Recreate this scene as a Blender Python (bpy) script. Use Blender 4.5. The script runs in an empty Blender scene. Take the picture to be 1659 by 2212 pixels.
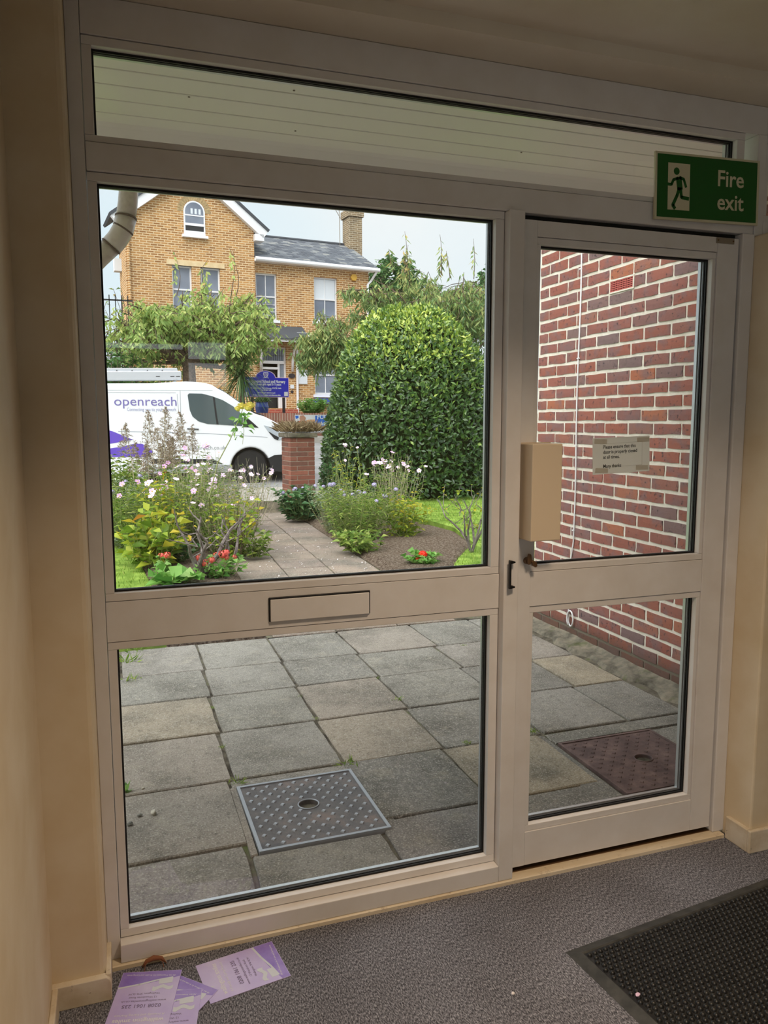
import bpy, bmesh, math, random
import numpy as np
from mathutils import Vector, Matrix, Euler

# ------------------------------------------------------------------ camera, sky, light, exposure
SC = bpy.context.scene
COL = SC.collection
PI = math.pi
F_PX, YAW, PITCH, ROLL = 1666.03, -0.331564, -0.1185777, -0.0012965
CAM = Vector((0.0, -2.0, 1.413))
fwd = Vector((-math.sin(YAW) * math.cos(PITCH), math.cos(YAW) * math.cos(PITCH), math.sin(PITCH)))
rgt = Vector((math.cos(YAW), math.sin(YAW), 0))
upv = rgt.cross(fwd)
c_, s_ = math.cos(ROLL), math.sin(ROLL)
CR, CU = c_ * rgt + s_ * upv, -s_ * rgt + c_ * upv
cd = bpy.data.cameras.new('camera')
cam = bpy.data.objects.new('camera', cd)
COL.objects.link(cam)
cam.matrix_world = Matrix(((CR.x, CU.x, -fwd.x, CAM.x), (CR.y, CU.y, -fwd.y, CAM.y), (CR.z, CU.z, -fwd.z, CAM.z), (0, 0, 0, 1)))
cd.sensor_fit = 'VERTICAL'
cd.sensor_height = 24.0
cd.lens = 24.0 * F_PX / 2212.0
cd.clip_start, cd.clip_end = 0.02, 400
SC.camera = cam

vs = SC.view_settings
vs.view_transform = 'Standard'
vs.look = 'None'
vs.exposure = 0.0
vs.gamma = 1.0
vs.use_curve_mapping = False
try:
    SC.cycles.use_denoising = True
    SC.cycles.transparent_max_bounces = 16
    SC.cycles.max_bounces = 6
    SC.cycles.diffuse_bounces = 3
    SC.cycles.glossy_bounces = 3
    SC.cycles.use_adaptive_sampling = True
    SC.cycles.adaptive_threshold = 0.06
    SC.cycles.adaptive_min_samples = 16
    SC.cycles.sample_clamp_indirect = 6.0
except Exception:
    pass

wd = bpy.data.worlds.new('overcast_sky')
SC.world = wd
wd.use_nodes = True
nt = wd.node_tree
nt.nodes.clear()
wo = nt.nodes.new('ShaderNodeOutputWorld')
bg = nt.nodes.new('ShaderNodeBackground')
tc = nt.nodes.new('ShaderNodeTexCoord')
nz = nt.nodes.new('ShaderNodeTexNoise')
nz.inputs['Scale'].default_value = 2.2
nz.inputs['Detail'].default_value = 4
rp = nt.nodes.new('ShaderNodeValToRGB')
rp.color_ramp.elements[0].position = 0.35
rp.color_ramp.elements[0].color = (0.78, 0.93, 1.0, 1)
rp.color_ramp.elements[1].position = 0.62
rp.color_ramp.elements[1].color = (0.93, 0.99, 1.0, 1)
nt.links.new(tc.outputs['Generated'], nz.inputs['Vector'])
nt.links.new(nz.outputs['Fac'], rp.inputs['Fac'])
nt.links.new(rp.outputs['Color'], bg.inputs['Color'])
nt.links.new(bg.outputs['Background'], wo.inputs['Surface'])
bg.inputs['Strength'].default_value = 1.1

sl = bpy.data.lights.new('sun', 'SUN')
sl.energy = 5.6
sl.angle = math.radians(75)
sl.color = (1.0, .99, .97)
so = bpy.data.objects.new('sun', sl)
COL.objects.link(so)
so.rotation_euler = Vector((.45, .36, -.82)).to_track_quat('-Z', 'Y').to_euler()

# ------------------------------------------------------------------ helpers
RND = random.Random(7)


def ray(u, v):
    return CR * ((u - 829.5) / F_PX) - CU * ((v - 1106.0) / F_PX) + fwd


def at(u, v, d):
    return CAM + ray(u, v) * d


def aty(u, v, y):
    r = ray(u, v)
    return CAM + r * ((y - CAM.y) / r.y)


def atz(u, v, z):
    r = ray(u, v)
    return CAM + r * ((z - CAM.z) / r.z)


class MB:
    def __init__(s):
        s.v, s.f = [], []

    def add(s, vs, fs):
        n = len(s.v)
        s.v += [tuple(p) for p in vs]
        s.f += [tuple(i + n for i in f) for f in fs]
        return s

    def box(s, x0, x1, y0, y1, z0, z1):
        return s.add([(x0, y0, z0), (x1, y0, z0), (x1, y1, z0), (x0, y1, z0), (x0, y0, z1), (x1, y0, z1), (x1, y1, z1), (x0, y1, z1)],
                     [(0, 3, 2, 1), (4, 5, 6, 7), (0, 1, 5, 4), (1, 2, 6, 5), (2, 3, 7, 6), (3, 0, 4, 7)])

    def prism(s, pts, y0, y1):
        """outline of (x, z) points, counter-clockwise seen from -y, pushed from y0 to y1"""
        n = len(pts)
        s.add([(p[0], y0, p[1]) for p in pts] + [(p[0], y1, p[1]) for p in pts],
              [tuple(range(n)), tuple(range(2 * n - 1, n - 1, -1))] + [(i, i + n, (i + 1) % n + n, (i + 1) % n) for i in range(n)])
        return s

    def slab(s, pts, z0, z1):
        """outline of (x, y) points, counter-clockwise from above"""
        n = len(pts)
        s.add([(p[0], p[1], z0) for p in pts] + [(p[0], p[1], z1) for p in pts],
              [tuple(range(n - 1, -1, -1)), tuple(range(n, 2 * n))] + [(i, (i + 1) % n, (i + 1) % n + n, i + n) for i in range(n)])
        return s

    def tube(s, pts, rad, seg=6, caps=True):
        pts = [Vector(p) for p in pts]
        n = len(pts)
        if not hasattr(rad, '__len__'):
            rad = [rad] * n
        base = len(s.v)
        ref = None
        for i, p in enumerate(pts):
            t = (pts[min(i + 1, n - 1)] - pts[max(i - 1, 0)])
            t = t.normalized() if t.length > 1e-9 else Vector((0, 0, 1))
            if ref is None:
                ref = Vector((1, 0, 0)) if abs(t.x) < .8 else Vector((0, 1, 0))
            a = t.cross(ref)
            a = a.normalized() if a.length > 1e-6 else t.orthogonal().normalized()
            b = t.cross(a)
            ref = b.cross(t) if False else a.cross(t)
            for k in range(seg):
                w = 2 * PI * k / seg
                s.v.append(tuple(p + (a * math.cos(w) + b * math.sin(w)) * rad[i]))
        for i in range(n - 1):
            for k in range(seg):
                s.f.append((base + i * seg + k, base + i * seg + (k + 1) % seg, base + (i + 1) * seg + (k + 1) % seg, base + (i + 1) * seg + k))
        if caps:
            s.f.append(tuple(base + k for k in range(seg - 1, -1, -1)))
            s.f.append(tuple(base + (n - 1) * seg + k for k in range(seg)))
        return s

    def lathe(s, prof, c=(0, 0, 0), seg=20):
        """prof: (r, z) from bottom to top round a vertical axis"""
        base = len(s.v)
        for r, z in prof:
            for k in range(seg):
                w = 2 * PI * k / seg
                s.v.append((c[0] + r * math.cos(w), c[1] + r * math.sin(w), c[2] + z))
        for i in range(len(prof) - 1):
            for k in range(seg):
                s.f.append((base + i * seg + k, base + i * seg + (k + 1) % seg, base + (i + 1) * seg + (k + 1) % seg, base + (i + 1) * seg + k))
        s.f.append(tuple(base + k for k in range(seg - 1, -1, -1)))
        s.f.append(tuple(base + (len(prof) - 1) * seg + k for k in range(seg)))
        return s

    def mesh(s, name, bevel=0, segs=2, smooth=False):
        me = bpy.data.meshes.new(name)
        me.from_pydata(s.v, [], s.f)
        me.validate()
        if bevel:
            bm = bmesh.new()
            bm.from_mesh(me)
            bmesh.ops.remove_doubles(bm, verts=bm.verts, dist=1e-6)
            es = [e for e in bm.edges if len(e.link_faces) == 2 and e.calc_face_angle(0) > 0.5]
            bmesh.ops.bevel(bm, geom=es, offset=bevel, segments=segs, affect='EDGES', profile=0.5, clamp_overlap=True)
            bm.to_mesh(me)
            bm.free()
        if smooth:
            me.shade_smooth()
        me.update()
        return me

    def obj(s, name, mat, parent=None, bevel=0, segs=2, smooth=False, **tags):
        return link(name, s.mesh(name, bevel, segs, smooth), mat, parent, **tags)


def tag(o, label=None, cat=None, group=None, kind=None):
    if label: o['label'] = label
    if cat: o['category'] = cat
    if group: o['group'] = group
    if kind: o['kind'] = kind
    return o


def link(name, me, mat, parent=None, label=None, cat=None, group=None, kind=None):
    o = bpy.data.objects.new(name, me)
    COL.objects.link(o)
    if mat is not None and hasattr(me, 'materials') and len(me.materials) == 0:
        for m in (mat if isinstance(mat, (list, tuple)) else [mat]):
            me.materials.append(m)
    if parent is not None:
        o.parent = parent
    return tag(o, label, cat, group, kind)


def empty(name, loc=(0, 0, 0), rz=0, parent=None, **tags):
    o = bpy.data.objects.new(name, None)
    COL.objects.link(o)
    o.location = loc
    o.rotation_euler = (0, 0, rz)
    o.empty_display_size = 0.1
    if parent is not None:
        o.parent = parent
    return tag(o, **tags)


def ob(name, mat, parent, *b, bevel=0, **tags):
    """one object out of one or more boxes"""
    m = MB()
    for q in b:
        m.box(*q)
    return m.obj(name, mat, parent, bevel=bevel, **tags)


def text(body, mat, parent, loc, rot, size, align='LEFT', name='lettering', sx=1.0, ext=0.0004, bold=0.0, sp=1.0):
    cu = bpy.data.curves.new(name, 'FONT')
    cu.body = body
    cu.size = size
    cu.align_x = align
    cu.extrude = ext
    cu.offset = bold
    cu.space_character = sp
    cu.materials.append(mat)
    cu.resolution_u = 3
    tmp = bpy.data.objects.new(name, cu)
    me = bpy.data.meshes.new_from_object(tmp)
    me.name = name
    bpy.data.objects.remove(tmp)
    bpy.data.curves.remove(cu)
    if len(me.materials) == 0:
        me.materials.append(mat)
    o = bpy.data.objects.new(name, me)
    COL.objects.link(o)
    o.parent = parent
    o.location = loc
    o.rotation_euler = rot
    o.scale = (sx, 1, 1)
    return o


FACE = (PI / 2, 0, 0)      # text that faces -y

# fast meshes of many small leaves / blades


def leaf_mesh(name, P, D, N, L, W, rnd, fold=0.25, droop=0.0):
    """P base points, D directions, N leaf normals (n,3); L, W lengths and widths; folded along the midrib"""
    P, D, N = np.asarray(P, float), np.asarray(D, float), np.asarray(N, float)
    n = len(P)
    D /= np.linalg.norm(D, axis=1)[:, None] + 1e-9
    S = np.cross(D, N)
    S /= np.linalg.norm(S, axis=1)[:, None] + 1e-9
    N = np.cross(S, D)
    L = np.broadcast_to(L, (n,))[:, None]
    W = np.broadcast_to(W, (n,))[:, None]
    mid = P + D * L * 0.45
    tip = P + D * L
    if droop:
        tip[:, 2] -= droop * L[:, 0]
    V = np.empty((n, 4, 3))
    V[:, 0] = P
    V[:, 1] = mid + S * W * .5 + N * W * fold
    V[:, 2] = tip
    V[:, 3] = mid - S * W * .5 + N * W * fold
    T = np.array([[0, 1, 2], [0, 2, 3]])
    tri = (np.arange(n)[:, None, None] * 4 + T[None]).reshape(-1, 3)
    return raw_mesh(name, V.reshape(-1, 3), tri, np.repeat(rnd, 4))


def raw_mesh(name, V, tri, rnd=None):
    me = bpy.data.meshes.new(name)
    nv, nf, k = len(V), len(tri), tri.shape[1]
    me.vertices.add(nv)
    me.vertices.foreach_set('co', np.asarray(V, np.float32).ravel())
    me.loops.add(nf * k)
    me.loops.foreach_set('vertex_index', tri.astype(np.int32).ravel())
    me.polygons.add(nf)
    me.polygons.foreach_set('loop_start', np.arange(0, nf * k, k, dtype=np.int32))
    if rnd is not None:
        a = me.attributes.new('rnd', 'FLOAT', 'POINT')
        a.data.foreach_set('value', np.asarray(rnd, np.float32))
    me.update(calc_edges=True)
    me.validate()
    return me


def unit(rs, n):
    d = rs.normal(size=(n, 3))
    return d / np.linalg.norm(d, axis=1)[:, None]


# ------------------------------------------------------------------ materials
def srgb(r, g, b):
    f = lambda c: (c / 255.0 / 12.92) if c <= 10.3 else ((c / 255.0 + .055) / 1.055) ** 2.4
    return (f(r), f(g), f(b), 1)


def ramp(nt, stops, fac):
    r = nt.nodes.new('ShaderNodeValToRGB')
    e = r.color_ramp.elements
    while len(e) < len(stops):
        e.new(0.5)
    for el, (p, c) in zip(e, stops):
        el.position = p
        el.color = c
    nt.links.new(fac, r.inputs['Fac'])
    return r.outputs['Color']


def mixc(nt, fac, a, b, mode='MIX'):
    m = nt.nodes.new('ShaderNodeMix')
    m.data_type = 'RGBA'
    m.blend_type = mode
    for i, x in ((0, fac), (6, a), (7, b)):
        if hasattr(x, 'is_output'):
            nt.links.new(x, m.inputs[i])
        else:
            m.inputs[i].default_value = x
    return m.outputs[2]


def noise(nt, scale, detail=4, rough=.55, vec=None, out='Fac', stretch=None):
    n = nt.nodes.new('ShaderNodeTexNoise')
    n.inputs['Scale'].default_value = scale
    n.inputs['Detail'].default_value = detail
    n.inputs['Roughness'].default_value = rough
    v = vec if vec is not None else position(nt)
    if stretch:
        mp = nt.nodes.new('ShaderNodeMapping')
        mp.inputs['Scale'].default_value = stretch
        nt.links.new(v, mp.inputs['Vector'])
        v = mp.outputs['Vector']
    nt.links.new(v, n.inputs['Vector'])
    return n.outputs[out]


def position(nt):
    for n in nt.nodes:
        if n.type == 'NEW_GEOMETRY':
            return n.outputs['Position']
    return nt.nodes.new('ShaderNodeNewGeometry').outputs['Position']


def objcoord(nt):
    return nt.nodes.new('ShaderNodeTexCoord').outputs['Object']


def maprange(nt, x, a, b, lo=0.0, hi=1.0):
    m = nt.nodes.new('ShaderNodeMapRange')
    m.inputs['From Min'].default_value = a
    m.inputs['From Max'].default_value = b
    m.inputs['To Min'].default_value = lo
    m.inputs['To Max'].default_value = hi
    nt.links.new(x, m.inputs['Value'])
    return m.outputs['Result']


def bump(nt, bs, h, strength=.3, dist=.01):
    b = nt.nodes.new('ShaderNodeBump')
    b.inputs['Strength'].default_value = strength
    b.inputs['Distance'].default_value = dist
    nt.links.new(h, b.inputs['Height'])
    nt.links.new(b.outputs['Normal'], bs.inputs['Normal'])


def mat(name, color=(.8, .8, .8, 1), rough=.5, metal=0.0, spec=.5, build=None, coat=0):
    m = bpy.data.materials.new(name)
    m.use_nodes = True
    nt = m.node_tree
    bs = nt.nodes['Principled BSDF']
    bs.inputs['Base Color'].default_value = color
    bs.inputs['Roughness'].default_value = rough
    bs.inputs['Metallic'].default_value = metal
    bs.inputs['Specular IOR Level'].default_value = spec
    bs.inputs['Coat Weight'].default_value = coat
    if build:
        c = build(nt, bs)
        if c is not None:
            nt.links.new(c, bs.inputs['Base Color'])
    return m


def mottled(c1, c2, scale, lo=.35, hi=.65, bs_=(0, 0), detail=5):
    def f(nt, bs):
        n = noise(nt, scale, detail)
        if bs_[0]:
            bump(nt, bs, n, bs_[0], bs_[1])
        return ramp(nt, [(lo, c1), (hi, c2)], n)
    return f


def grain(c1, c2, s1, c3, s2, amt=.35, b=(.2, .004)):
    """two scales of blotches; fine speckle s2 also gives the relief"""
    def f(nt, bs):
        a = ramp(nt, [(.36, c1), (.66, c2)], noise(nt, s1, 5))
        n2 = noise(nt, s2, 3, .6)
        bump(nt, bs, n2, *b)
        return mixc(nt, maprange(nt, n2, .55, .75, 0, amt), a, c3)
    return f


def leaf_mat(name, stops, rough=.42, trans=.3, spec=.4):
    m = bpy.data.materials.new(name)
    m.use_nodes = True
    nt = m.node_tree
    bs = nt.nodes['Principled BSDF']
    at_ = nt.nodes.new('ShaderNodeAttribute')
    at_.attribute_name = 'rnd'
    c = ramp(nt, stops, at_.outputs['Fac'])
    nt.links.new(c, bs.inputs['Base Color'])
    bs.inputs['Roughness'].default_value = rough
    bs.inputs['Specular IOR Level'].default_value = spec
    tr = nt.nodes.new('ShaderNodeBsdfTranslucent')
    nt.links.new(c, tr.inputs['Color'])
    mx = nt.nodes.new('ShaderNodeMixShader')
    mx.inputs[0].default_value = trans
    nt.links.new(bs.outputs[0], mx.inputs[1])
    nt.links.new(tr.outputs[0], mx.inputs[2])
    nt.links.new(mx.outputs[0], nt.nodes['Material Output'].inputs['Surface'])
    return m


def glass_mat(name, ior=1.5, tint=(.985, .985, .985, 1)):
    m = bpy.data.materials.new(name)
    m.use_nodes = True
    nt = m.node_tree
    nt.nodes.remove(nt.nodes['Principled BSDF'])
    tr = nt.nodes.new('ShaderNodeBsdfTransparent')
    tr.inputs['Color'].default_value = tint
    gl = nt.nodes.new('ShaderNodeBsdfGlossy')
    gl.inputs['Roughness'].default_value = 0.0
    fr = nt.nodes.new('ShaderNodeFresnel')
    # the node inverts the index on back faces; undo that so that a thin pane reflects alike from both sides
    ge = nt.nodes.new('ShaderNodeNewGeometry')
    mr_ = nt.nodes.new('ShaderNodeMapRange')
    mr_.inputs['To Min'].default_value = ior
    mr_.inputs['To Max'].default_value = 1.0 / ior
    nt.links.new(ge.outputs['Backfacing'], mr_.inputs['Value'])
    nt.links.new(mr_.outputs['Result'], fr.inputs['IOR'])
    mx = nt.nodes.new('ShaderNodeMixShader')
    nt.links.new(fr.outputs[0], mx.inputs[0])
    nt.links.new(tr.outputs[0], mx.inputs[1])
    nt.links.new(gl.outputs[0], mx.inputs[2])
    nt.links.new(mx.outputs[0], nt.nodes['Material Output'].inputs['Surface'])
    return m


W_ = (1, 1, 1, 1)
M = {}
M['frame'] = mat('white_frame_paint', srgb(228, 224, 222), .38, build=mottled(srgb(223, 218, 214), srgb(232, 229, 228), 9, .3, .7))
M['frame_groove'] = mat('dark_joint_line', srgb(60, 48, 40), .8)
M['gasket'] = mat('black_rubber_gasket', srgb(14, 13, 13), .6)
M['spacer'] = mat('bright_aluminium_spacer', srgb(200, 205, 208), .35, metal=.7)
M['glass'] = glass_mat('window_glass', 1.7)
M['wall'] = mat('cream_wall_paint', srgb(226, 208, 178), .75, build=mottled(srgb(220, 201, 168), srgb(229, 214, 188), 5, .35, .65, (.06, .01)))
M['ceiling'] = mat('off_white_ceiling_paint', srgb(225, 214, 196), .8, build=mottled(srgb(221, 209, 190), srgb(229, 220, 204), 4))
def _skirt(nt, bs):
    a = ramp(nt, [(.4, srgb(206, 190, 164)), (.62, srgb(226, 216, 198))], noise(nt, 12, 5))
    s = noise(nt, 30, 6, .7)
    bump(nt, bs, s, .2, .004)
    return mixc(nt, maprange(nt, s, .62, .72, 0, .8), a, srgb(96, 70, 46))
M['skirting'] = mat('worn_white_skirting', W_, .5, build=_skirt)
def _sillwood(nt, bs):
    a = ramp(nt, [(.35, srgb(214, 196, 166)), (.65, srgb(230, 218, 196))], noise(nt, 14, 5, stretch=(.3, 2, 2)))
    s = noise(nt, 40, 5, .7)
    return mixc(nt, maprange(nt, s, .6, .75, 0, .6), a, srgb(110, 82, 52))
M['sill'] = mat('worn_painted_sill', W_, .5, build=_sillwood)
def _carpet(nt, bs):
    n = noise(nt, 330, 3, .75, stretch=(1, .36, 1))
    big = noise(nt, 3, 3)
    bump(nt, bs, n, .7, .004)
    a = ramp(nt, [(.36, srgb(56, 57, 63)), (.5, srgb(118, 119, 128)), (.66, srgb(190, 191, 202))], n)
    return mixc(nt, maprange(nt, big, .35, .7, 0, .35), a, srgb(150, 140, 132), 'MULTIPLY')
M['carpet'] = mat('grey_ribbed_carpet', W_, .9, spec=.1, build=_carpet)
M['rubber'] = mat('black_rubber_mat', srgb(26, 26, 26), .42, build=mottled(srgb(20, 20, 20), srgb(36, 36, 35), 40, .4, .7))
M['rubber_edge'] = mat('dusty_rubber_edge', srgb(52, 53, 52), .6, build=mottled(srgb(44, 45, 44), srgb(70, 70, 68), 25))
M['black'] = mat('black_satin', srgb(16, 14, 13), .4)
M['bronze'] = mat('bronze_lock_metal', srgb(120, 92, 66), .4, metal=.6)
M['grey_metal'] = mat('grey_metal', srgb(150, 140, 126), .45, metal=.3)
M['box_cream'] = mat('cream_plastic_cover', srgb(222, 204, 178), .45)
M['paper'] = mat('white_paper', srgb(232, 228, 220), .7)
_n = M['paper'].node_tree
_t = _n.nodes.new('ShaderNodeBsdfTranslucent')
_t.inputs['Color'].default_value = srgb(226, 222, 212)
_m = _n.nodes.new('ShaderNodeMixShader')
_m.inputs[0].default_value = .4
_n.links.new(_n.nodes['Principled BSDF'].outputs[0], _m.inputs[1])
_n.links.new(_t.outputs[0], _m.inputs[2])
_n.links.new(_m.outputs[0], _n.nodes['Material Output'].inputs['Surface'])
M['paper_line'] = mat('faint_paper_line', srgb(196, 190, 178), .7)
M['tape'] = M['paper'].copy()
M['tape'].name = 'clear_tape'
for _q in M['tape'].node_tree.nodes:
    if _q.type == 'BSDF_TRANSLUCENT':
        _q.inputs['Color'].default_value = srgb(206, 200, 186)
    elif _q.type == 'BSDF_PRINCIPLED':
        _q.inputs['Base Color'].default_value = srgb(220, 213, 200)
        _q.inputs['Roughness'].default_value = .3
M['ink'] = mat('black_print', srgb(28, 24, 22), .7)
M['sign_green'] = mat('exit_sign_green', srgb(6, 88, 20), .45)
M['sign_cream'] = mat('exit_sign_cream', srgb(212, 206, 176), .5)
M['leaflet'] = mat('lilac_leaflet_print', srgb(204, 190, 240), .35, build=mottled(srgb(192, 176, 236), srgb(212, 202, 244), 7))
M['leaflet_dark'] = mat('purple_leaflet_print', srgb(150, 124, 200), .35, build=mottled(srgb(138, 112, 204), srgb(166, 146, 222), 14))
M['print_white'] = mat('white_print', srgb(232, 232, 240), .4)
M['print_pale'] = mat('pale_toothbrush_print', srgb(214, 220, 232), .4)
M['print_grey'] = mat('grey_purple_print', srgb(120, 104, 146), .5)
M['lamp_glass'] = None
# outdoors
PATIO_TONES = [(0, srgb(130, 127, 120)), (.3, srgb(146, 143, 133)), (.5, srgb(150, 146, 138)), (.72, srgb(156, 146, 134)), (.9, srgb(170, 158, 134)), (1, srgb(140, 135, 130))]
PATH_TONES = [(0, srgb(138, 124, 112)), (.4, srgb(150, 134, 120)), (.7, srgb(156, 138, 122)), (1, srgb(136, 120, 112))]
def _slab(nt, bs, tones=PATIO_TONES):
    oi = nt.nodes.new('ShaderNodeObjectInfo')
    base = ramp(nt, tones, oi.outputs['Random'])
    st = noise(nt, 2.6, 6, .65)
    a = mixc(nt, maprange(nt, st, .44, .68, 0, .75), base, srgb(92, 89, 80))
    n2 = noise(nt, 7.5, 6, .7)
    a = mixc(nt, maprange(nt, n2, .55, .72, 0, .5), a, srgb(172, 164, 144))
    rv = noise(nt, 34, 7, .78)
    a = mixc(nt, maprange(nt, rv, .53, .68, 0, .55), a, srgb(186, 180, 164))
    a = mixc(nt, maprange(nt, rv, .46, .32, 0, .6), a, srgb(78, 75, 66))
    sp = noise(nt, 150, 3, .65)
    a = mixc(nt, maprange(nt, sp, .56, .64, 0, .7), a, srgb(196, 192, 182))
    a = mixc(nt, maprange(nt, sp, .44, .32, 0, .55), a, srgb(62, 60, 54))
    bump(nt, bs, rv, .8, .012)
    return a
M['slab'] = mat('weathered_paving', W_, .85, spec=.25, build=_slab)
M['path_slab'] = mat('brownish_path_paving', W_, .85, spec=.25, build=lambda nt, bs: _slab(nt, bs, PATH_TONES))
def _joint(nt, bs):
    n = noise(nt, 9, 5, .65)
    bump(nt, bs, noise(nt, 90, 4, .7), .6, .01)
    return ramp(nt, [(.36, srgb(58, 54, 46)), (.56, srgb(112, 106, 92)), (.72, srgb(92, 104, 56))], n)
M['joint'] = mat('mossy_joint_sand', W_, .95, spec=.1, build=_joint)
def _concrete(nt, bs):
    n = noise(nt, 8, 6, .7)
    bump(nt, bs, noise(nt, 70, 5, .7), .7, .012)
    a = ramp(nt, [(.34, srgb(74, 70, 60)), (.5, srgb(120, 114, 100)), (.7, srgb(156, 146, 126))], n)
    return mixc(nt, maprange(nt, noise(nt, 5, 5, .7), .56, .68, 0, .7), a, srgb(84, 92, 48))
M['concrete'] = mat('rough_concrete', W_, .9, spec=.2, build=_concrete)
def _iron(nt, bs):
    n = noise(nt, 11, 5, .65)
    bump(nt, bs, noise(nt, 120, 3), .2, .003)
    return ramp(nt, [(.35, srgb(74, 72, 74)), (.55, srgb(98, 92, 90)), (.7, srgb(122, 104, 96))], n)
M['iron'] = mat('cast_iron_cover', W_, .5, metal=.35, build=_iron)
M['iron_stud'] = mat('worn_iron_stud', srgb(158, 162, 168), .42, metal=.45)
def _rust(nt, bs):
    n = noise(nt, 13, 5, .65)
    bump(nt, bs, noise(nt, 120, 3), .2, .003)
    return ramp(nt, [(.35, srgb(86, 70, 68)), (.55, srgb(112, 92, 88)), (.7, srgb(136, 114, 106))], n)
M['rust_iron'] = mat('rusty_iron_cover', W_, .6, metal=.3, build=_rust)
M['dark_hole'] = mat('dark_recess', srgb(34, 30, 26), .7)  # plain dark colour for the key pockets and the air brick's back
def _rbrick(nt, bs):
    oi = nt.nodes.new('ShaderNodeObjectInfo')
    base = ramp(nt, [(0, srgb(146, 90, 78)), (.2, srgb(158, 98, 84)), (.38, srgb(142, 94, 88)), (.55, srgb(154, 94, 78)), (.72, srgb(136, 98, 94)), (.84, srgb(170, 106, 80)), (.94, srgb(124, 104, 102)), (1, srgb(146, 94, 86))], oi.outputs['Random'])
    pos = position(nt)
    n1 = noise(nt, 11, 4, .6)
    a = mixc(nt, maprange(nt, n1, .47, .64, 0, .75), base, srgb(126, 102, 102))
    n2 = noise(nt, 46, 3, .75)
    a = mixc(nt, maprange(nt, n2, .585, .66, 0, .85), a, srgb(58, 52, 58))
    n3 = noise(nt, 150, 2)
    a = mixc(nt, maprange(nt, n3, .70, .76, 0, .6), a, srgb(226, 196, 176))
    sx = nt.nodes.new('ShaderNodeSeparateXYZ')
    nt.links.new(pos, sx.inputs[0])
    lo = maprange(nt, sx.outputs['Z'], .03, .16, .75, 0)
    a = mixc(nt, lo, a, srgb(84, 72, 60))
    bump(nt, bs, noise(nt, 60, 5, .7), .35, .006)
    return a
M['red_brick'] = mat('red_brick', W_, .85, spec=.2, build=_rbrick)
def _mortar(nt, bs):
    pos = position(nt)
    sx = nt.nodes.new('ShaderNodeSeparateXYZ')
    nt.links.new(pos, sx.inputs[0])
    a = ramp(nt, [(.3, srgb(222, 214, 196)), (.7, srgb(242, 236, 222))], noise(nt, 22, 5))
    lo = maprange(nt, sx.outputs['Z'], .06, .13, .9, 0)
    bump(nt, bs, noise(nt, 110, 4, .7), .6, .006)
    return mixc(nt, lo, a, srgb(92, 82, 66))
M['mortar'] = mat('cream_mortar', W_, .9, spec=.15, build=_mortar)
def _pbrick(nt, bs):
    oi = nt.nodes.new('ShaderNodeObjectInfo')
    a = ramp(nt, [(0, srgb(118, 74, 62)), (.4, srgb(138, 88, 74)), (.7, srgb(104, 76, 68)), (1, srgb(150, 96, 80))], oi.outputs['Random'])
    a = mixc(nt, maprange(nt, noise(nt, 18, 5, .7), .52, .7, 0, .6), a, srgb(84, 70, 62))
    bump(nt, bs, noise(nt, 60, 5, .7), .4, .008)
    return a
M['pillar_brick'] = mat('brown_pillar_brick', W_, .9, spec=.15, build=_pbrick)
M['pillar_mortar'] = mat('grey_pillar_mortar', W_, .9, build=mottled(srgb(134, 118, 104), srgb(168, 154, 138), 20))
M['vent_red'] = mat('terracotta_air_brick', srgb(176, 84, 76), .7)
M['white_plastic'] = mat('white_plastic', srgb(232, 232, 232), .4)
def _pipe(nt, bs):
    n = noise(nt, 7, 6, .7)
    return ramp(nt, [(.3, srgb(196, 186, 176)), (.46, srgb(226, 218, 212)), (.7, srgb(240, 236, 232))], n)
M['pipe'] = mat('grubby_white_pipe', W_, .3, build=_pipe)
M['pipe_dirt'] = mat('dirty_pipe_seam', srgb(108, 92, 78), .7)
M['soffit'] = mat('white_soffit_board', srgb(240, 238, 234), .45)
M['soffit_gap'] = mat('grey_board_groove', srgb(150, 146, 132), .6)
def _soil(nt, bs):
    n = noise(nt, 42, 6, .8)
    bump(nt, bs, n, 1.0, .05)
    a = ramp(nt, [(.36, srgb(78, 62, 50)), (.5, srgb(138, 118, 100)), (.62, srgb(198, 184, 166))], n)
    return a
M['soil'] = mat('dry_mulch_soil', W_, .95, spec=.1, build=_soil)
M['turf'] = mat('lawn_turf', W_, .95, spec=.1, build=mottled(srgb(92, 120, 44), srgb(140, 166, 74), 6, .35, .65, (.8, .03)))
M['asphalt'] = mat('grey_asphalt', W_, .9, spec=.2, build=grain(srgb(132, 132, 132), srgb(152, 152, 152), 2, srgb(180, 180, 180), 160, .4))
M['pavement'] = mat('pavement_concrete', W_, .9, spec=.2, build=grain(srgb(150, 146, 138), srgb(172, 168, 160), 2, srgb(196, 192, 184), 120, .4))
G = lambda r, g, b: srgb(r, g, b)
M['grass'] = leaf_mat('grass_blades', [(0, G(92, 124, 40)), (.5, G(128, 160, 60)), (.85, G(162, 182, 84)), (1, G(188, 186, 112))], .6, .35, .2)
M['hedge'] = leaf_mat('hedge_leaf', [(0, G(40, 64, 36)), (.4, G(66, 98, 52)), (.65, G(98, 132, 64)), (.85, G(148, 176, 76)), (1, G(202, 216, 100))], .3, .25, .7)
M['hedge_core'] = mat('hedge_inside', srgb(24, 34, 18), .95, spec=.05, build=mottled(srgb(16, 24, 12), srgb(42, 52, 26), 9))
M['cherry'] = leaf_mat('drooping_tree_leaf', [(0, G(112, 146, 80)), (.4, G(160, 186, 106)), (.75, G(198, 212, 128)), (.93, G(218, 212, 128)), (1, G(220, 184, 108))], .5, .45, .3)
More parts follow.
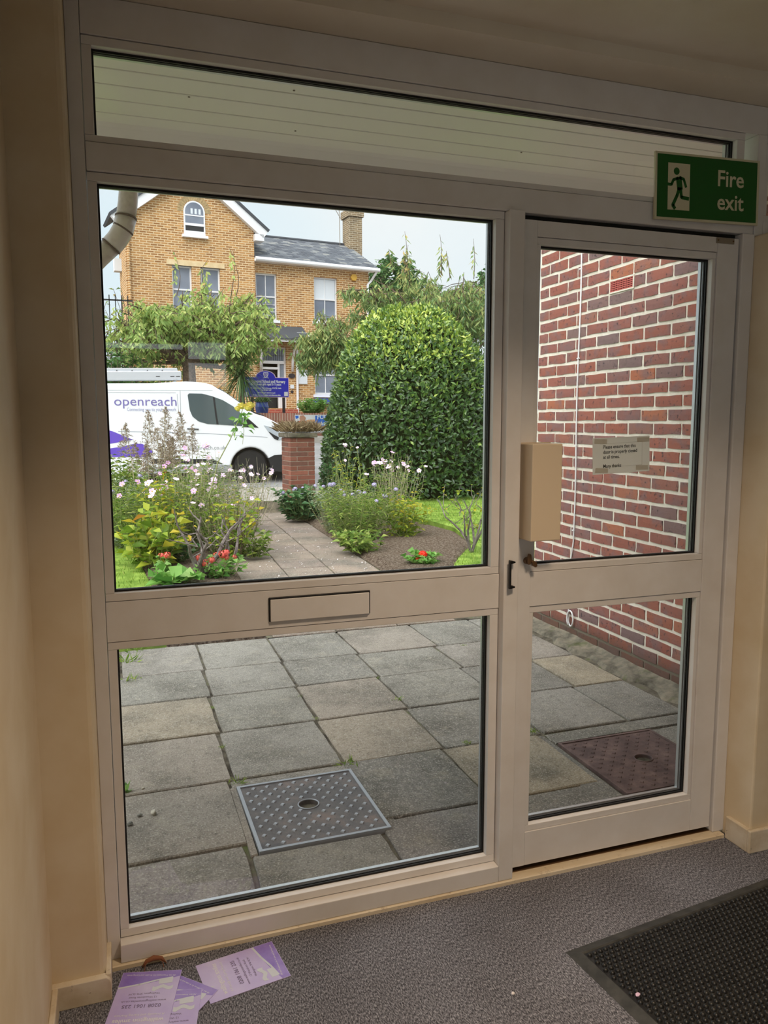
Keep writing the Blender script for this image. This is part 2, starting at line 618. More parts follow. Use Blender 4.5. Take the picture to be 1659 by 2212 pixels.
M['willow'] = leaf_mat('narrow_tree_leaf', [(0, G(92, 128, 80)), (.45, G(134, 160, 96)), (.8, G(178, 184, 114)), (1, G(204, 176, 108))], .5, .35, .3)
M['dark_leaf'] = leaf_mat('dark_tree_leaf', [(0, G(44, 80, 44)), (.5, G(74, 116, 62)), (1, G(124, 156, 90))], .5, .25, .3)
M['yellow_leaf'] = leaf_mat('yellow_green_leaf', [(0, G(86, 122, 40)), (.4, G(134, 164, 56)), (.75, G(192, 198, 70)), (.92, G(214, 190, 66)), (1, G(186, 102, 50))], .5, .4, .3)
M['bed_leaf'] = leaf_mat('bed_foliage', [(0, G(74, 106, 46)), (.45, G(116, 146, 64)), (.8, G(158, 178, 86)), (1, G(188, 184, 112))], .55, .35, .25)
M['grey_leaf'] = leaf_mat('grey_green_leaf', [(0, G(104, 126, 96)), (.6, G(150, 166, 132)), (1, G(196, 204, 178))], .6, .3, .2)
M['geranium_leaf'] = leaf_mat('round_green_leaf', [(0, G(88, 140, 62)), (.6, G(128, 178, 84)), (1, G(176, 206, 128))], .5, .35, .3)
M['dark_bed_leaf'] = leaf_mat('dark_bed_leaf', [(0, G(40, 78, 44)), (.6, G(66, 112, 62)), (1, G(116, 150, 96))], .5, .25, .4)
M['plume'] = leaf_mat('dry_brown_plume', [(0, G(132, 112, 92)), (.6, G(164, 146, 128)), (1, G(196, 184, 168))], .8, .25, .1)
M['straw'] = leaf_mat('dry_straw', [(0, G(146, 122, 92)), (.6, G(178, 156, 122)), (1, G(206, 190, 156))], .8, .25, .1)
M['palm'] = leaf_mat('cordyline_blade', [(0, G(50, 84, 44)), (.6, G(88, 122, 70)), (1, G(150, 168, 120))], .45, .25, .4)
M['stem'] = mat('green_stem', srgb(134, 142, 86), .6)
M['dry_stem'] = mat('pale_dry_stem', srgb(176, 166, 140), .7)
M['bark'] = mat('brown_bark', W_, .9, build=mottled(srgb(70, 56, 46), srgb(124, 104, 88), 22, .35, .65, (.5, .02)))
M['rose_wood'] = mat('grey_rose_wood', W_, .9, build=mottled(srgb(84, 74, 72), srgb(140, 130, 126), 30, .35, .65, (.5, .01)))
M['pink'] = mat('pale_pink_petal', srgb(232, 200, 228), .6)
M['pink_deep'] = mat('pink_petal', srgb(222, 172, 216), .6)
M['lilac'] = mat('lilac_petal', srgb(196, 186, 222), .6)
M['yellow'] = mat('yellow_rose_petal', srgb(250, 232, 116), .55)
M['coral'] = mat('coral_petal', srgb(236, 106, 96), .5)
M['red'] = mat('scarlet_petal', srgb(240, 50, 22), .5)
M['flower_eye'] = mat('yellow_flower_eye', srgb(206, 180, 90), .7)
M['petal_litter'] = mat('fallen_white_petal', srgb(232, 226, 226), .7)
M['stone_pale'] = mat('pale_pebble', W_, .8, build=mottled(srgb(158, 152, 138), srgb(208, 202, 188), 40))
M['stone_dark'] = mat('dark_pebble', W_, .8, build=mottled(srgb(74, 74, 70), srgb(120, 118, 108), 40))
M['dead_leaf'] = mat('dried_brown_leaf', srgb(136, 86, 58), .7)
# street
M['van_white'] = mat('white_van_paint', srgb(238, 240, 244), .25, coat=.5)
M['van_line'] = mat('van_shut_line', srgb(150, 156, 164), .6)
M['van_black'] = mat('black_van_plastic', srgb(30, 31, 34), .6)
M['van_grey'] = mat('grey_van_plastic_and_shade', srgb(150, 154, 156), .5)  # also colours the painted shade along the rocker
M['van_glass'] = mat('tinted_van_glass', srgb(78, 92, 96), .06, spec=.9)
M['purple'] = mat('purple_vinyl', srgb(104, 78, 190), .35)
M['purple_text'] = mat('purple_lettering', srgb(122, 112, 176), .4)
M['pale_text'] = mat('pale_purple_lettering', srgb(164, 166, 200), .4)
M['alu'] = mat('bare_aluminium', srgb(206, 208, 214), .4, metal=.4)
M['lamp_lens'] = mat('headlamp_lens', srgb(176, 184, 192), .12, spec=.8)
M['tyre'] = mat('black_tyre', srgb(26, 26, 27), .8)
M['rim'] = mat('grey_wheel_rim', srgb(120, 122, 126), .45, metal=.5)
M['sign_blue'] = mat('royal_blue_board', srgb(38, 40, 190), .4)
M['sign_edge'] = mat('pale_pink_board_edge', srgb(226, 196, 208), .5)
M['sign_post'] = mat('dark_sign_post', srgb(52, 42, 46), .6)
M['banner_blue'] = mat('blue_banner', srgb(26, 100, 196), .5)
M['banner_red'] = mat('red_banner_print', srgb(222, 92, 76), .5)
M['banner_skin'] = mat('brown_banner_print', srgb(176, 130, 104), .5)
M['banner_wood'] = mat('tan_banner_print', srgb(214, 168, 128), .5)
M['banner_grey'] = mat('pale_banner_print', srgb(214, 218, 220), .5)


def brick_tex(c1, c2, mortar, scale_w=.225, scale_h=.075, m=.012, blotch=None, axis='xz'):
    def f(nt, bs):
        o = objcoord(nt)
        sp = nt.nodes.new('ShaderNodeSeparateXYZ')
        nt.links.new(o, sp.inputs[0])
        ad = nt.nodes.new('ShaderNodeMath')
        ad.operation = 'ADD'
        nt.links.new(sp.outputs['X'], ad.inputs[0])
        nt.links.new(sp.outputs['Y'], ad.inputs[1])
        cb = nt.nodes.new('ShaderNodeCombineXYZ')
        nt.links.new(ad.outputs[0], cb.inputs['X'])
        nt.links.new(sp.outputs['Z'], cb.inputs['Y'])
        b = nt.nodes.new('ShaderNodeTexBrick')
        nt.links.new(cb.outputs[0], b.inputs['Vector'])
        b.inputs['Color1'].default_value = c1
        b.inputs['Color2'].default_value = c2
        b.inputs['Mortar'].default_value = mortar
        b.inputs['Scale'].default_value = 1.0
        b.inputs['Brick Width'].default_value = scale_w
        b.inputs['Row Height'].default_value = scale_h
        b.inputs['Mortar Size'].default_value = m
        b.inputs['Mortar Smooth'].default_value = .3
        b.inputs['Bias'].default_value = -.1
        bm_ = nt.nodes.new('ShaderNodeBump')
        bm_.inputs['Strength'].default_value = .5
        bm_.inputs['Distance'].default_value = .02
        bm_.invert = True
        nt.links.new(b.outputs['Fac'], bm_.inputs['Height'])
        nt.links.new(bm_.outputs['Normal'], bs.inputs['Normal'])
        c = b.outputs['Color']
        if blotch:
            c = mixc(nt, maprange(nt, noise(nt, blotch[1], 6, .7), .5, .75, 0, blotch[2]), c, blotch[0])
        return c
    return f


M['stock_brick'] = mat('yellow_stock_brick', W_, .9, spec=.15, build=brick_tex(srgb(198, 148, 92), srgb(146, 100, 60), srgb(222, 196, 156), m=.016, blotch=(srgb(128, 104, 74), .8, .35)))
M['chimney_brick'] = mat('sooty_stock_brick', W_, .9, spec=.15, build=brick_tex(srgb(150, 128, 98), srgb(116, 100, 80), srgb(188, 176, 152), blotch=(srgb(80, 74, 62), 2.0, .5)))
M['far_brick'] = mat('dusky_red_brick', W_, .9, spec=.15, build=brick_tex(srgb(168, 112, 96), srgb(136, 92, 80), srgb(186, 160, 144), blotch=(srgb(110, 96, 88), 1.2, .4)))
M['soldier_brick'] = mat('red_soldier_course', W_, .9, spec=.15, build=brick_tex(srgb(170, 116, 100), srgb(138, 96, 84), srgb(190, 166, 150), .075, .34))
M['red_step'] = mat('red_brick_step', W_, .9, build=brick_tex(srgb(168, 84, 66), srgb(140, 66, 54), srgb(170, 130, 110)))
M['slate'] = leaf_mat('roof_slate', [(0, G(92, 96, 104)), (.5, G(112, 117, 124)), (.85, G(132, 136, 140)), (1, G(162, 162, 158))], .6, 0.0, .3)
M['slate_under'] = mat('roof_underlay', srgb(70, 74, 80), .8)
M['white_wood'] = mat('white_joinery_paint', srgb(238, 238, 240), .45)
M['stone_lintel'] = mat('cream_lintel', srgb(226, 200, 156), .8, build=mottled(srgb(214, 186, 140), srgb(232, 210, 168), 5))
M['grey_brick'] = mat('buff_arch_brick', srgb(178, 152, 108), .9, build=mottled(srgb(160, 136, 98), srgb(192, 166, 120), 12))
M['hwin'] = mat('house_window_glass', srgb(122, 130, 144), .12, spec=.7, build=mottled(srgb(108, 116, 132), srgb(140, 148, 162), .9))
M['blind'] = mat('white_roller_blind', srgb(226, 232, 238), .7)
M['dark_int'] = mat('dark_interior', srgb(36, 36, 38), .6)
M['pot_red'] = mat('terracotta_pot', srgb(190, 96, 84), .8)
M['blue_glaze'] = mat('blue_glazed_pot', srgb(56, 84, 170), .3)
M['alarm'] = mat('yellow_alarm_box', srgb(226, 176, 66), .5)
M['fence_black'] = mat('black_iron_railing', srgb(34, 36, 38), .6)

# ================================================================== the room
def struct(name, mat_, *b, bevel=0):
    m = MB()
    for q in b:
        m.box(*q)
    return m.obj(name, mat_, bevel=bevel, kind='structure')


CEIL = 2.41
struct('floor', M['carpet'], (-.3, 3.4, -6.1, .0, -.08, 0))
struct('ceiling', M['ceiling'], (-.4, 3.5, -6.2, -.13, CEIL, 2.8))
# left wall with an unseen opening added behind the viewer for neutral fill light
struct('wall_left', M['wall'], (-.4, -.2, -2.2, -.12, 0, CEIL), (-.4, -.2, -6.1, -4.6, 0, CEIL), (-.4, -.2, -4.6, -2.2, 0, .4), (-.4, -.2, -4.6, -2.2, 1.9, CEIL))
struct('wall_right', M['wall'], (3.3, 3.5, -6.1, -.13, 0, CEIL))
# back wall with a two-pane window and a long strip window (seen mirrored in the glass)
BY = -5.5
holes = [(.66, 1.02, 1.735, 1.955), (.66, 1.02, 1.985, 2.15), (-.08, .62, 2.07, 2.125)]
m = MB()
xs = sorted({-.4, 3.5} | {h[0] for h in holes} | {h[1] for h in holes})
zs = sorted({0, CEIL} | {h[2] for h in holes} | {h[3] for h in holes})
for a, b in zip(xs, xs[1:]):
    for c, d in zip(zs, zs[1:]):
        if not any(h[0] <= a and b <= h[1] and h[2] <= c and d <= h[3] for h in holes):
            m.box(a, b, BY - .1, BY, c, d)
m.obj('wall_back', M['wall'], kind='structure')
# front wall: pier by the window, low pier by the door, bulkhead above
m = MB()
m.slab([(-3, -.12), (-.092, -.12), (-.084, -.117), (-.079, -.108), (-.077, -.095), (-.077, .09), (-3, .09)], -.1, 2.8)
m.obj('wall_front_left', M['wall'], kind='structure')
struct('wall_front_right', M['wall'], (1.915, 3.5, -.13, .06, 0, 1.985), bevel=.006)
struct('wall_front_top', M['ceiling'], (-.3, 3.5, -.13, .09, 2.375, 2.85))

# skirting boards
bl = empty('baseboard_left', kind='structure')
m = MB()
m.prism([(-.21, 0), (-.066, 0), (-.066, .045), (-.07, .056), (-.078, .062), (-.21, .062)], -.138, -.118)
m.obj('skirting_front', M['skirting'], bl, bevel=.002)
ob('skirting_return', M['skirting'], bl, (-.079, -.0665, -.128, -.004, 0, .064), bevel=.002)
ob('skirting_side', M['skirting'], bl, (-.2, -.186, -5.5, -.137, 0, .062), bevel=.003)
br = empty('baseboard_right', kind='structure')
ob('skirting_return', M['skirting'], br, (1.9, 1.916, -.1295, -.036, 0, .078), bevel=.003)
ob('skirting_front', M['skirting'], br, (1.9, 3.3, -.145, -.13, 0, .078), bevel=.004)

# ---- window frame and door frame
FR = M['frame']
win = empty('window_1', kind='structure')
# members proud of the glazing beads
ob('left_post', FR, win, (-.0765, -.0445, -.006, .07, .0125, 2.375), bevel=.0015)
ob('mullion', FR, win, (1.0465, 1.0945, -.03, .07, .0135, 1.9895), bevel=.003)
ob('right_post', FR, win, (1.868, 1.9145, -.014, .07, .0135, 1.9895), bevel=.003)
ob('bottom_rail', FR, win, (-.0445, 1.046, -.03, .07, .0135, .0635), bevel=.002)
ob('middle_rail', FR, win, (-.0435, 1.0455, -.002, .06, .8615, .9635), bevel=.0008)
ob('transom_rail', FR, win, (-.0435, 1.914, -.006, .07, 1.9905, 2.0555), bevel=.003)
ob('head_rail', FR, win, (-.0435, 1.95, -.004, .07, 2.2905, 2.374), bevel=.0015)


def glazing(parent, x0, x1, z0, z1, bw=(.02, .02, .02, .02), outer=True):
    """beads (left, right, bottom, top widths), black gasket, spacer, outer frame and the pane of one light"""
    l, r, b, t = bw
    g = .0007
    bev = .0012
    ob('glazing_bead', FR, parent, (x0 - l + g, x0, 0, .021, z0, z1), bevel=bev)
    ob('glazing_bead', FR, parent, (x1, x1 + r - g, 0, .021, z0, z1), bevel=bev)
    ob('glazing_bead', FR, parent, (x0 - l + g, x1 + r - g, 0, .021, z0 - b + g, z0 - g * .5), bevel=bev)
    ob('glazing_bead', FR, parent, (x0 - l + g, x1 + r - g, 0, .021, z1 + g * .5, z1 + t - g), bevel=bev)
    i, o = .0045, .0195
    def ring(name, mt, i, o, ya, yb):
        ob(name, mt, parent, (x0 - o, x0 + i, ya, yb, z0 - o, z1 + o), (x1 - i, x1 + o, ya, yb, z0 - o, z1 + o),
           (x0 + i, x1 - i, ya, yb, z0 - o, z0 + i), (x0 + i, x1 - i, ya, yb, z1 - i, z1 + o))
    ring('gasket', M['gasket'], i, o, .0212, .026)
    pane = ob('pane', M['glass'], parent, (x0 + .001, x1 - .001, .0262, .0298, z0 + .001, z1 - .001))
    ring('outer_gasket', M['gasket'], i, o, .03, .036)
    ring('outer_frame', M['spacer'], -.0005, o, .0362, .045)
    ring('drip_gasket', M['gasket'], .0015, o, .0451, .049)
    ring('outer_lip', M['spacer'], -.001, o, .0491, .064)
    return pane


XL, XR, ZL0, ZL1, ZU0, ZU1, ZT0, ZT1, XT = -.0218, 1.0186, .0872, .8403, .9847, 1.9685, 2.0571, 2.2688, 1.8401
glazing(win, XL, XR, ZL0, ZL1, (.022, .027, .0225, .0205))
glazing(win, XL, XR, ZU0, ZU1, (.022, .027, .0205, .0215))
glazing(win, XL, XT, 2.0725, ZT1, (.022, .03, .016, .021))
lb = ob('letterbox', M['black'], win, (.3625, .6455, -.007, -.0015, .8795, .9455), bevel=.002)
ob('flap', FR, lb, (.3665, .6415, -.0115, -.0072, .8805, .9405), bevel=.0015)
# the next transom light, above the pier to the right of the door
win2 = empty('window_2', kind='structure')
ob('left_post', FR, win2, (1.9155, 1.9495, -.008, .07, 1.9855, 2.29), bevel=.002)
ob('sill_rail', FR, win2, (1.9495, 3.3, -.008, .07, 1.986, 2.0355), bevel=.002)
glazing(win2, 1.968, 3.24, 2.054, ZT1, (.018, .02, .018, .021))
ob('head_rail', FR, win2, (1.951, 3.3, -.004, .07, 2.291, 2.374), bevel=.0015)

# ---- the door
door = empty('door_1', kind='structure')
DL, DR, DZ0, DZ1, DU0, DU1 = 1.1624, 1.7669, .1606, .8369, .9819, 1.9085
ob('lock_stile', FR, door, (1.0985, 1.148, -.005, .06, .032, 1.973), bevel=.001)
ob('hinge_stile', FR, door, (1.7812, 1.8605, -.005, .06, .032, 1.973), bevel=.001)
ob('bottom_rail', FR, door, (1.1487, 1.7805, -.004, .06, .032, .1405), bevel=.0008)
ob('middle_rail', FR, door, (1.1487, 1.7805, -.003, .06, .8575, .9615), bevel=.0008)
ob('top_rail', FR, door, (1.1487, 1.7805, -.004, .06, 1.929, 1.973), bevel=.0008)
glazing(door, DL, DR, DZ0, DZ1, (.0138, .0138, .02, .02))
glazing(door, DL, DR, DU0, DU1, (.0138, .0138, .0198, .02))
# black draught seal in the gap round the leaf
ob('draught_seal', M['gasket'], door, (1.0947, 1.0983, .012, .05, .014, 1.99), (1.861, 1.8678, .02, .05, .014, 1.99),
   (1.0984, 1.861, .02, .05, 1.9735, 1.99), (1.0984, 1.861, .02, .05, .016, .0315))
pl = ob('closer_plate', M['grey_metal'], door, (1.772, 1.84, -.009, -.0052, 1.9545, 1.9715), bevel=.001)
for x in (1.777, 1.835):
    MB().tube([(x, -.011, 1.963), (x, -.0088, 1.963)], .0024, 8).obj('screw', M['bronze'], pl)
# pull handle: a bar standing off the mullion face, held by two short arms
hx = aty(1101, 1235, -.042).x
h = MB().box(hx - .0032, hx + .0032, -.048, -.039, .9265, 1.009).obj('pull_handle', M['black'], win, bevel=.0015)
for z in (.9312, 1.0043):
    MB().prism([(hx + .002, z - .0052), (hx + .0165, z - .002), (hx + .0165, z + .002), (hx + .002, z + .0052)], -.047, -.0305).obj('handle_arm', M['black'], h, bevel=.001)
# thumb-turn lock
m = MB()
m.tube([(1.133, -.005, .999), (1.133, -.02, .999)], [.0105, .0095], 16)
lk = m.obj('lock', M['bronze'], door)
m = MB()
m.prism([(1.1265, .9905), (1.1345, .9905), (1.139, 1.006), (1.136, 1.0215), (1.129, 1.0225), (1.125, 1.006)], -.03, -.02)
m.obj('thumb_turn', M['bronze'], lk, bevel=.002)
m = MB()
m.prism([(1.135, 1.001), (1.141, .9865), (1.151, .981), (1.1565, .986), (1.153, .997), (1.143, 1.0035)], -.033, -.021)
m.obj('turn_lever', M['bronze'], lk, bevel=.0025)
# cream cover box over the electric lock
cv = MB().prism([(1.106, 1.0665), (1.2035, 1.0665), (1.2035, 1.3455), (1.106, 1.3455)], -.076, -.0055).obj('lock_cover', M['box_cream'], door, bevel=.003)
ob('cover_backplate', M['box_cream'], cv, (1.1035, 1.206, -.0055, -.0051, 1.064, 1.348))

# ---- sill strip along the floor and threshold under the door
t1 = empty('trim_1', kind='structure')
m = MB()
m.add([(x, y, z) for x in (-.066, 1.899) for y, z in ((-.036, 0), (-.036, .0105), (-.033, .0128), (.09, .0128), (.09, 0))],
      [(0, 1, 2, 3, 4), (9, 8, 7, 6, 5)] + [(i, i + 5, (i + 1) % 5 + 5, (i + 1) % 5) for i in range(5)])
m.obj('floor_strip', M['sill'], t1)
ob('threshold', M['bronze'], t1, (1.095, 1.867, .0, .065, .0129, .0145))
ob('outer_sill', M['spacer'], t1, (-.076, 1.914, .0905, .125, -.045, .006), bevel=.004)

# ---- ceiling light, behind the viewer
cl = empty('ceiling_light', (.98, -1.15, CEIL), label='round white ceiling light fitting on the lobby ceiling', cat='light')
MB().lathe([(.19, -.03), (.2, -.02), (.2, -.001)], seg=32).obj('base', M['white_plastic'], cl)
la = bpy.data.lights.new('lamp', 'AREA')
la.shape = 'DISK'
la.size = .34
la.energy = 15.5
la.spread = math.radians(112)
la.color = (1.0, .76, .53)
lo = bpy.data.objects.new('lamp', la)
COL.objects.link(lo)
lo.parent = cl
lo.location = (0, 0, -.035)

# ---- fire exit sign
sx0, sx1, sz0, sz1 = 1.5255, 1.9125, 2.0085, 2.2005
sg = empty('fire_exit_sign', ((sx0 + sx1) / 2, -.0185, (sz0 + sz1) / 2), label='green and cream fire exit sign with a running figure above the door', cat='sign')
sg.rotation_euler = (0, math.radians(-1.5), 0)
hw, hh = (sx1 - sx0) / 2, (sz1 - sz0) / 2
ob('board', M['sign_cream'], sg, (-hw, hw, -.004, .0035, -hh, hh), bevel=.001)
ob('green_panel', M['sign_green'], sg, (-hw + .007, hw - .01, -.0048, -.004, -hh + .007, hh - .007))
def sp(px, py):
    """sign print: 0..1659 x 0..1357 of the flattened sign picture"""
    return ((px - 155) / 1385 * 2 * hw - hw, hh - (py - 150) / 1000 * 2 * hh)
# doorway and running figure are cut shapes, slightly proud
dx0, dx1, dz0, dz1 = -.149, -.07, -.067, .066
ob('doorway_print', M['sign_cream'], sg, (dx0, dx1, -.0053, -.0048, dz0, dz1))
def limb(name, pts, w, par, mt=None):
    m = MB()
    for a, b in zip(pts, pts[1:]):
        a, b = Vector((a[0], 0, a[1])), Vector((b[0], 0, b[1]))
        d = (b - a).normalized()
        n = Vector((-d.z, 0, d.x)) * w / 2
        m.add([a - n - d * w * .15, b - n + d * w * .15, b + n + d * w * .15, a + n - d * w * .15], [(0, 1, 2, 3)])
        m.v[-4:] = [(p[0], -.0058, p[2]) for p in m.v[-4:]]
    return m.obj(name, mt or M['sign_green'], par)
fg = MB().lathe([(.0005, -.0002), (.0105, 0), (.0105, .0005)], seg=20)
fg.v = [(x - .119, -.0057 - z * .2, y + .043) for x, y, z in fg.v]
fig = fg.obj('running_figure', M['sign_green'], sg)
limb('arm', [(-.113, .024), (-.13, .018), (-.137, .004), (-.151, .005)], .0085, fig)
limb('arm', [(-.108, .026), (-.093, .022), (-.084, 0)], .0085, fig)
limb('torso', [(-.111, .024), (-.106, -.006)], .02, fig)
limb('leg', [(-.108, -.004), (-.116, -.026), (-.131, -.054), (-.123, -.063)], .0105, fig)
limb('leg', [(-.104, -.004), (-.1, -.03), (-.074, -.033)], .0105, fig)
text('Fire', M['sign_cream'], sg, (.03, -.0052, .012), FACE, .066, name='lettering', ext=.0003, bold=.0009)
text('exit', M['sign_cream'], sg, (.032, -.0052, -.056), FACE, .066, name='lettering', ext=.0003, bold=.0009)

# ---- notice taped to the door glass
nt_ = empty('door_notice', (1.4715, -.0005, 1.305), label='white paper notice taped to the inside of the door glass', cat='notice')
nt_.rotation_euler = (0, math.radians(-2.2), 0)
nt_.location.y = .0195
nw, nh = .104, .0555
MB().add([(-nw, -.0004, -nh), (nw, -.0004, -nh), (nw, -.0004, nh), (-nw, -.0004, nh)], [(0, 1, 2, 3)]).obj('sheet', M['paper'], nt_)
for x, z, a in ((-.075, .045, 3), (.08, .044, 0), (-.072, -.044, 4), (.076, -.043, 2)):
    t = MB().add([(-.023, -.0008, -.0075), (.023, -.0008, -.0075), (.023, -.0008, .0075), (-.023, -.0008, .0075)], [(0, 1, 2, 3)]).obj('tape', M['tape'], nt_)
    t.location = (x, 0, z)
    t.rotation_euler = (0, math.radians(a), 0)
ob('border_line', M['paper_line'], nt_, (-.066, .076, -.001, -.0008, .0375, .0382), (.0755, .0762, -.001, -.0008, -.034, .0382), (-.05, .0762, -.001, -.0008, -.0345, -.0338))
for s, z in (('Please ensure that this', .0225), ('door is properly closed', .007), ('at all times.', -.0085), ('Many thanks', -.036)):
    text(s, M['ink'], nt_, (-.0665, -.001, z), FACE, .0148, sx=.88, ext=.0001, bold=.0002)

# ---- rubber mat
mr = math.radians(6.3)
mt = empty('door_mat', (1.078, -.354, 0), mr, label='black rubber door mat covered in small round studs', cat='mat')
ML, MW = 1.0, .62
m = MB()
def bev(x0, x1, y0, y1):
    return m
m.add([(0, 0, .0005), (ML, 0, .0005), (ML, -MW, .0005), (0, -MW, .0005), (.03, -.03, .0105), (ML - .03, -.03, .0105), (ML - .03, -MW + .03, .0105), (.03, -MW + .03, .0105),
       (.034, -.034, .0075), (ML - .034, -.034, .0075), (ML - .034, -MW + .034, .0075), (.034, -MW + .034, .0075)],
      [(0, 4, 5, 1), (1, 5, 6, 2), (2, 6, 7, 3), (3, 7, 4, 0), (4, 8, 9, 5), (5, 9, 10, 6), (6, 10, 11, 7), (7, 11, 8, 4), (0, 1, 2, 3)])
m.obj('bevelled_border', M['rubber_edge'], mt)
ob('base', M['rubber'], mt, (.034, ML - .034, -MW + .034, -.034, .001, .0074))
V, T = [], []
prof = [(.0073, .0), (.0066, .0028), (.0045, .0049), (.0016, .0058)]
seg = 8
p = .0178
ny = int((MW - .075) / (p * .866))
for j in range(ny):
    nx = int((ML - .08) / p)
    for i in range(nx):
        x = .044 + i * p + (p / 2 if j % 2 else 0)
        y = -.044 - j * p * .866
        b = len(V)
        for r, z in prof:
            for k in range(seg):
                V.append((x + r * math.cos(2 * PI * k / seg), y + r * math.sin(2 * PI * k / seg), .0074 + z))
        for q in range(3):
            for k in range(seg):
                T.append((b + q * seg + k, b + q * seg + (k + 1) % seg, b + (q + 1) * seg + (k + 1) % seg, b + (q + 1) * seg + k))
        T += [(b + 24, b + 25, b + 26, b + 27), (b + 24, b + 27, b + 28, b + 31), (b + 28, b + 29, b + 30, b + 31)]
me = raw_mesh('rubber_studs', np.array(V), np.array(T))
me.shade_smooth()
link('rubber_studs', me, M['rubber'], mt, kind='stuff')

# ---- leaflets
def leaflet(loc, rz, label, z=.0012, w=.148, l=.208, folded=False, tilt=(0, 0)):
    """portrait leaflet, text reading along +y from its lower edge; w across, l up"""
    r = empty('leaflet', loc, rz, label=label, cat='leaflet', group='leaflets under the letterbox')
    r.rotation_euler = (tilt[0], tilt[1], rz)
    ob('sheet', M['leaflet'], r, (-w / 2, w / 2, -l / 2, l / 2, 0, .0012))
    # darker swept band at the foot of the page
    n = 14
    top = [(w / 2 - .001 - i * (w - .002) / n, -l / 2 + .052 - .03 * (i / n) ** 1.6) for i in range(n + 1)]
    MB().slab([(-w / 2 + .001, -l / 2 + .001), (w / 2 - .001, -l / 2 + .001)] + top, .00121, .00135).obj('purple_band', M['leaflet_dark'], r)
    # toothbrush: handle sweeping along the band, head, bristles and a blob of paste
    pts = [(w / 2 - .002, -l / 2 + .056), (w / 2 - .05, -l / 2 + .046), (w / 2 - .09, -l / 2 + .034), (-w / 2 + .018, -l / 2 + .026)]
    b = limb_flat('toothbrush_print', pts, .0055, M['print_pale'], r, .00145)
    MB().slab([(-w / 2 + .017, -l / 2 + .026), (-w / 2 + .051, -l / 2 + .031), (-w / 2 + .049, -l / 2 + .048), (-w / 2 + .016, -l / 2 + .044)], .00135, .0015).obj('bristles_print', M['print_pale'], b)
    blob = [(-w / 2 + .012 + .05 * t, -l / 2 + .0535 + .004 * math.sin(t * 9) + .0) for t in np.linspace(0, 1, 9)]
    blob = blob + [(x, y + .0115 + (.003 if i < 2 else 0)) for i, (x, y) in enumerate(reversed(blob))]
    MB().slab(blob, .00135, .0015).obj('toothpaste_print', M['print_pale'], b)
    Z = .00142
    text('All the Treatments for A calm and Caring Smile', M['print_white'], r, (0, -l / 2 + .013, Z), (0, 0, math.radians(-4)), .0064, 'CENTER', ext=.00005)
    text('Wallington, SM6 0LW', M['print_grey'], r, (.004, -l / 2 + .076, Z), (0, 0, 0), .0085, 'CENTER', ext=.00005)
    text('12 Woodcote Road', M['print_grey'], r, (.004, -l / 2 + .088, Z), (0, 0, 0), .0085, 'CENTER', ext=.00005)
    text('www.wallingtonsmiles.co.uk', M['print_grey'], r, (0, -l / 2 + .1, Z), (0, 0, 0), .0095, 'CENTER', ext=.00005)
    text('0208 1061 235', M['print_grey'], r, (.002, -l / 2 + .114, Z), (0, 0, 0), .0155, 'CENTER', ext=.00005, bold=.0002)
    text('A Friendly and Caring Practice', M['print_white'], r, (0, -l / 2 + .145, Z), (0, 0, 0), .0095, 'CENTER', ext=.00005)
    text('wallington smiles', M['print_white'], r, (0, -l / 2 + .16, Z), (0, 0, 0), .0175, 'CENTER', ext=.00005, bold=.0002)
    # tooth mark
    MB().slab([(-.03, l / 2 - .017), (-.027, l / 2 - .024), (-.024, l / 2 - .018), (-.021, l / 2 - .024), (-.018, l / 2 - .017), (-.016, l / 2 - .008), (-.019, l / 2 - .004), (-.029, l / 2 - .004), (-.032, l / 2 - .008)], .00135, .0015).obj('tooth_mark', M['print_pale'], r)
    return r


def limb_flat(name, pts, w, mt_, par, z):
    m = MB()
    for a, b in zip(pts, pts[1:]):
        a, b = Vector((a[0], a[1], z)), Vector((b[0], b[1], z))
        d = (b - a).normalized()
        n = Vector((-d.y, d.x, 0)) * w / 2
        m.add([a - n - d * .0005, b - n + d * .0005, b + n + d * .0005, a + n - d * .0005], [(0, 1, 2, 3)])
    return m.obj(name, mt_, par)


leaflet((.252, -.143, .0003), math.radians(98.5), 'lilac leaflet lying sideways alone on the carpet by the sill')
leaflet((.006, -.176, .0052), math.radians(165.5), 'upside-down lilac leaflet on top of the pile, toothbrush at its upper edge')
# the half-hidden folded leaflet under it, and the corner of one more
lf = leaflet((.058, -.215, .0016), math.radians(158 - 22), 'partly covered lilac leaflet sticking out beneath the top one, folded corner')
fold = MB().slab([(.0, 0), (.068, -.012), (.066, .19), (-.058, .155)], 0, .0012)
leaflet((.052, -.262, .0034), math.radians(168), 'lilac leaflet lying at the lower end of the pile, mostly plain')
leaflet((-.03, -.275, .0001), math.radians(128), 'lilac leaflet at the bottom of the pile, one corner by the skirting')

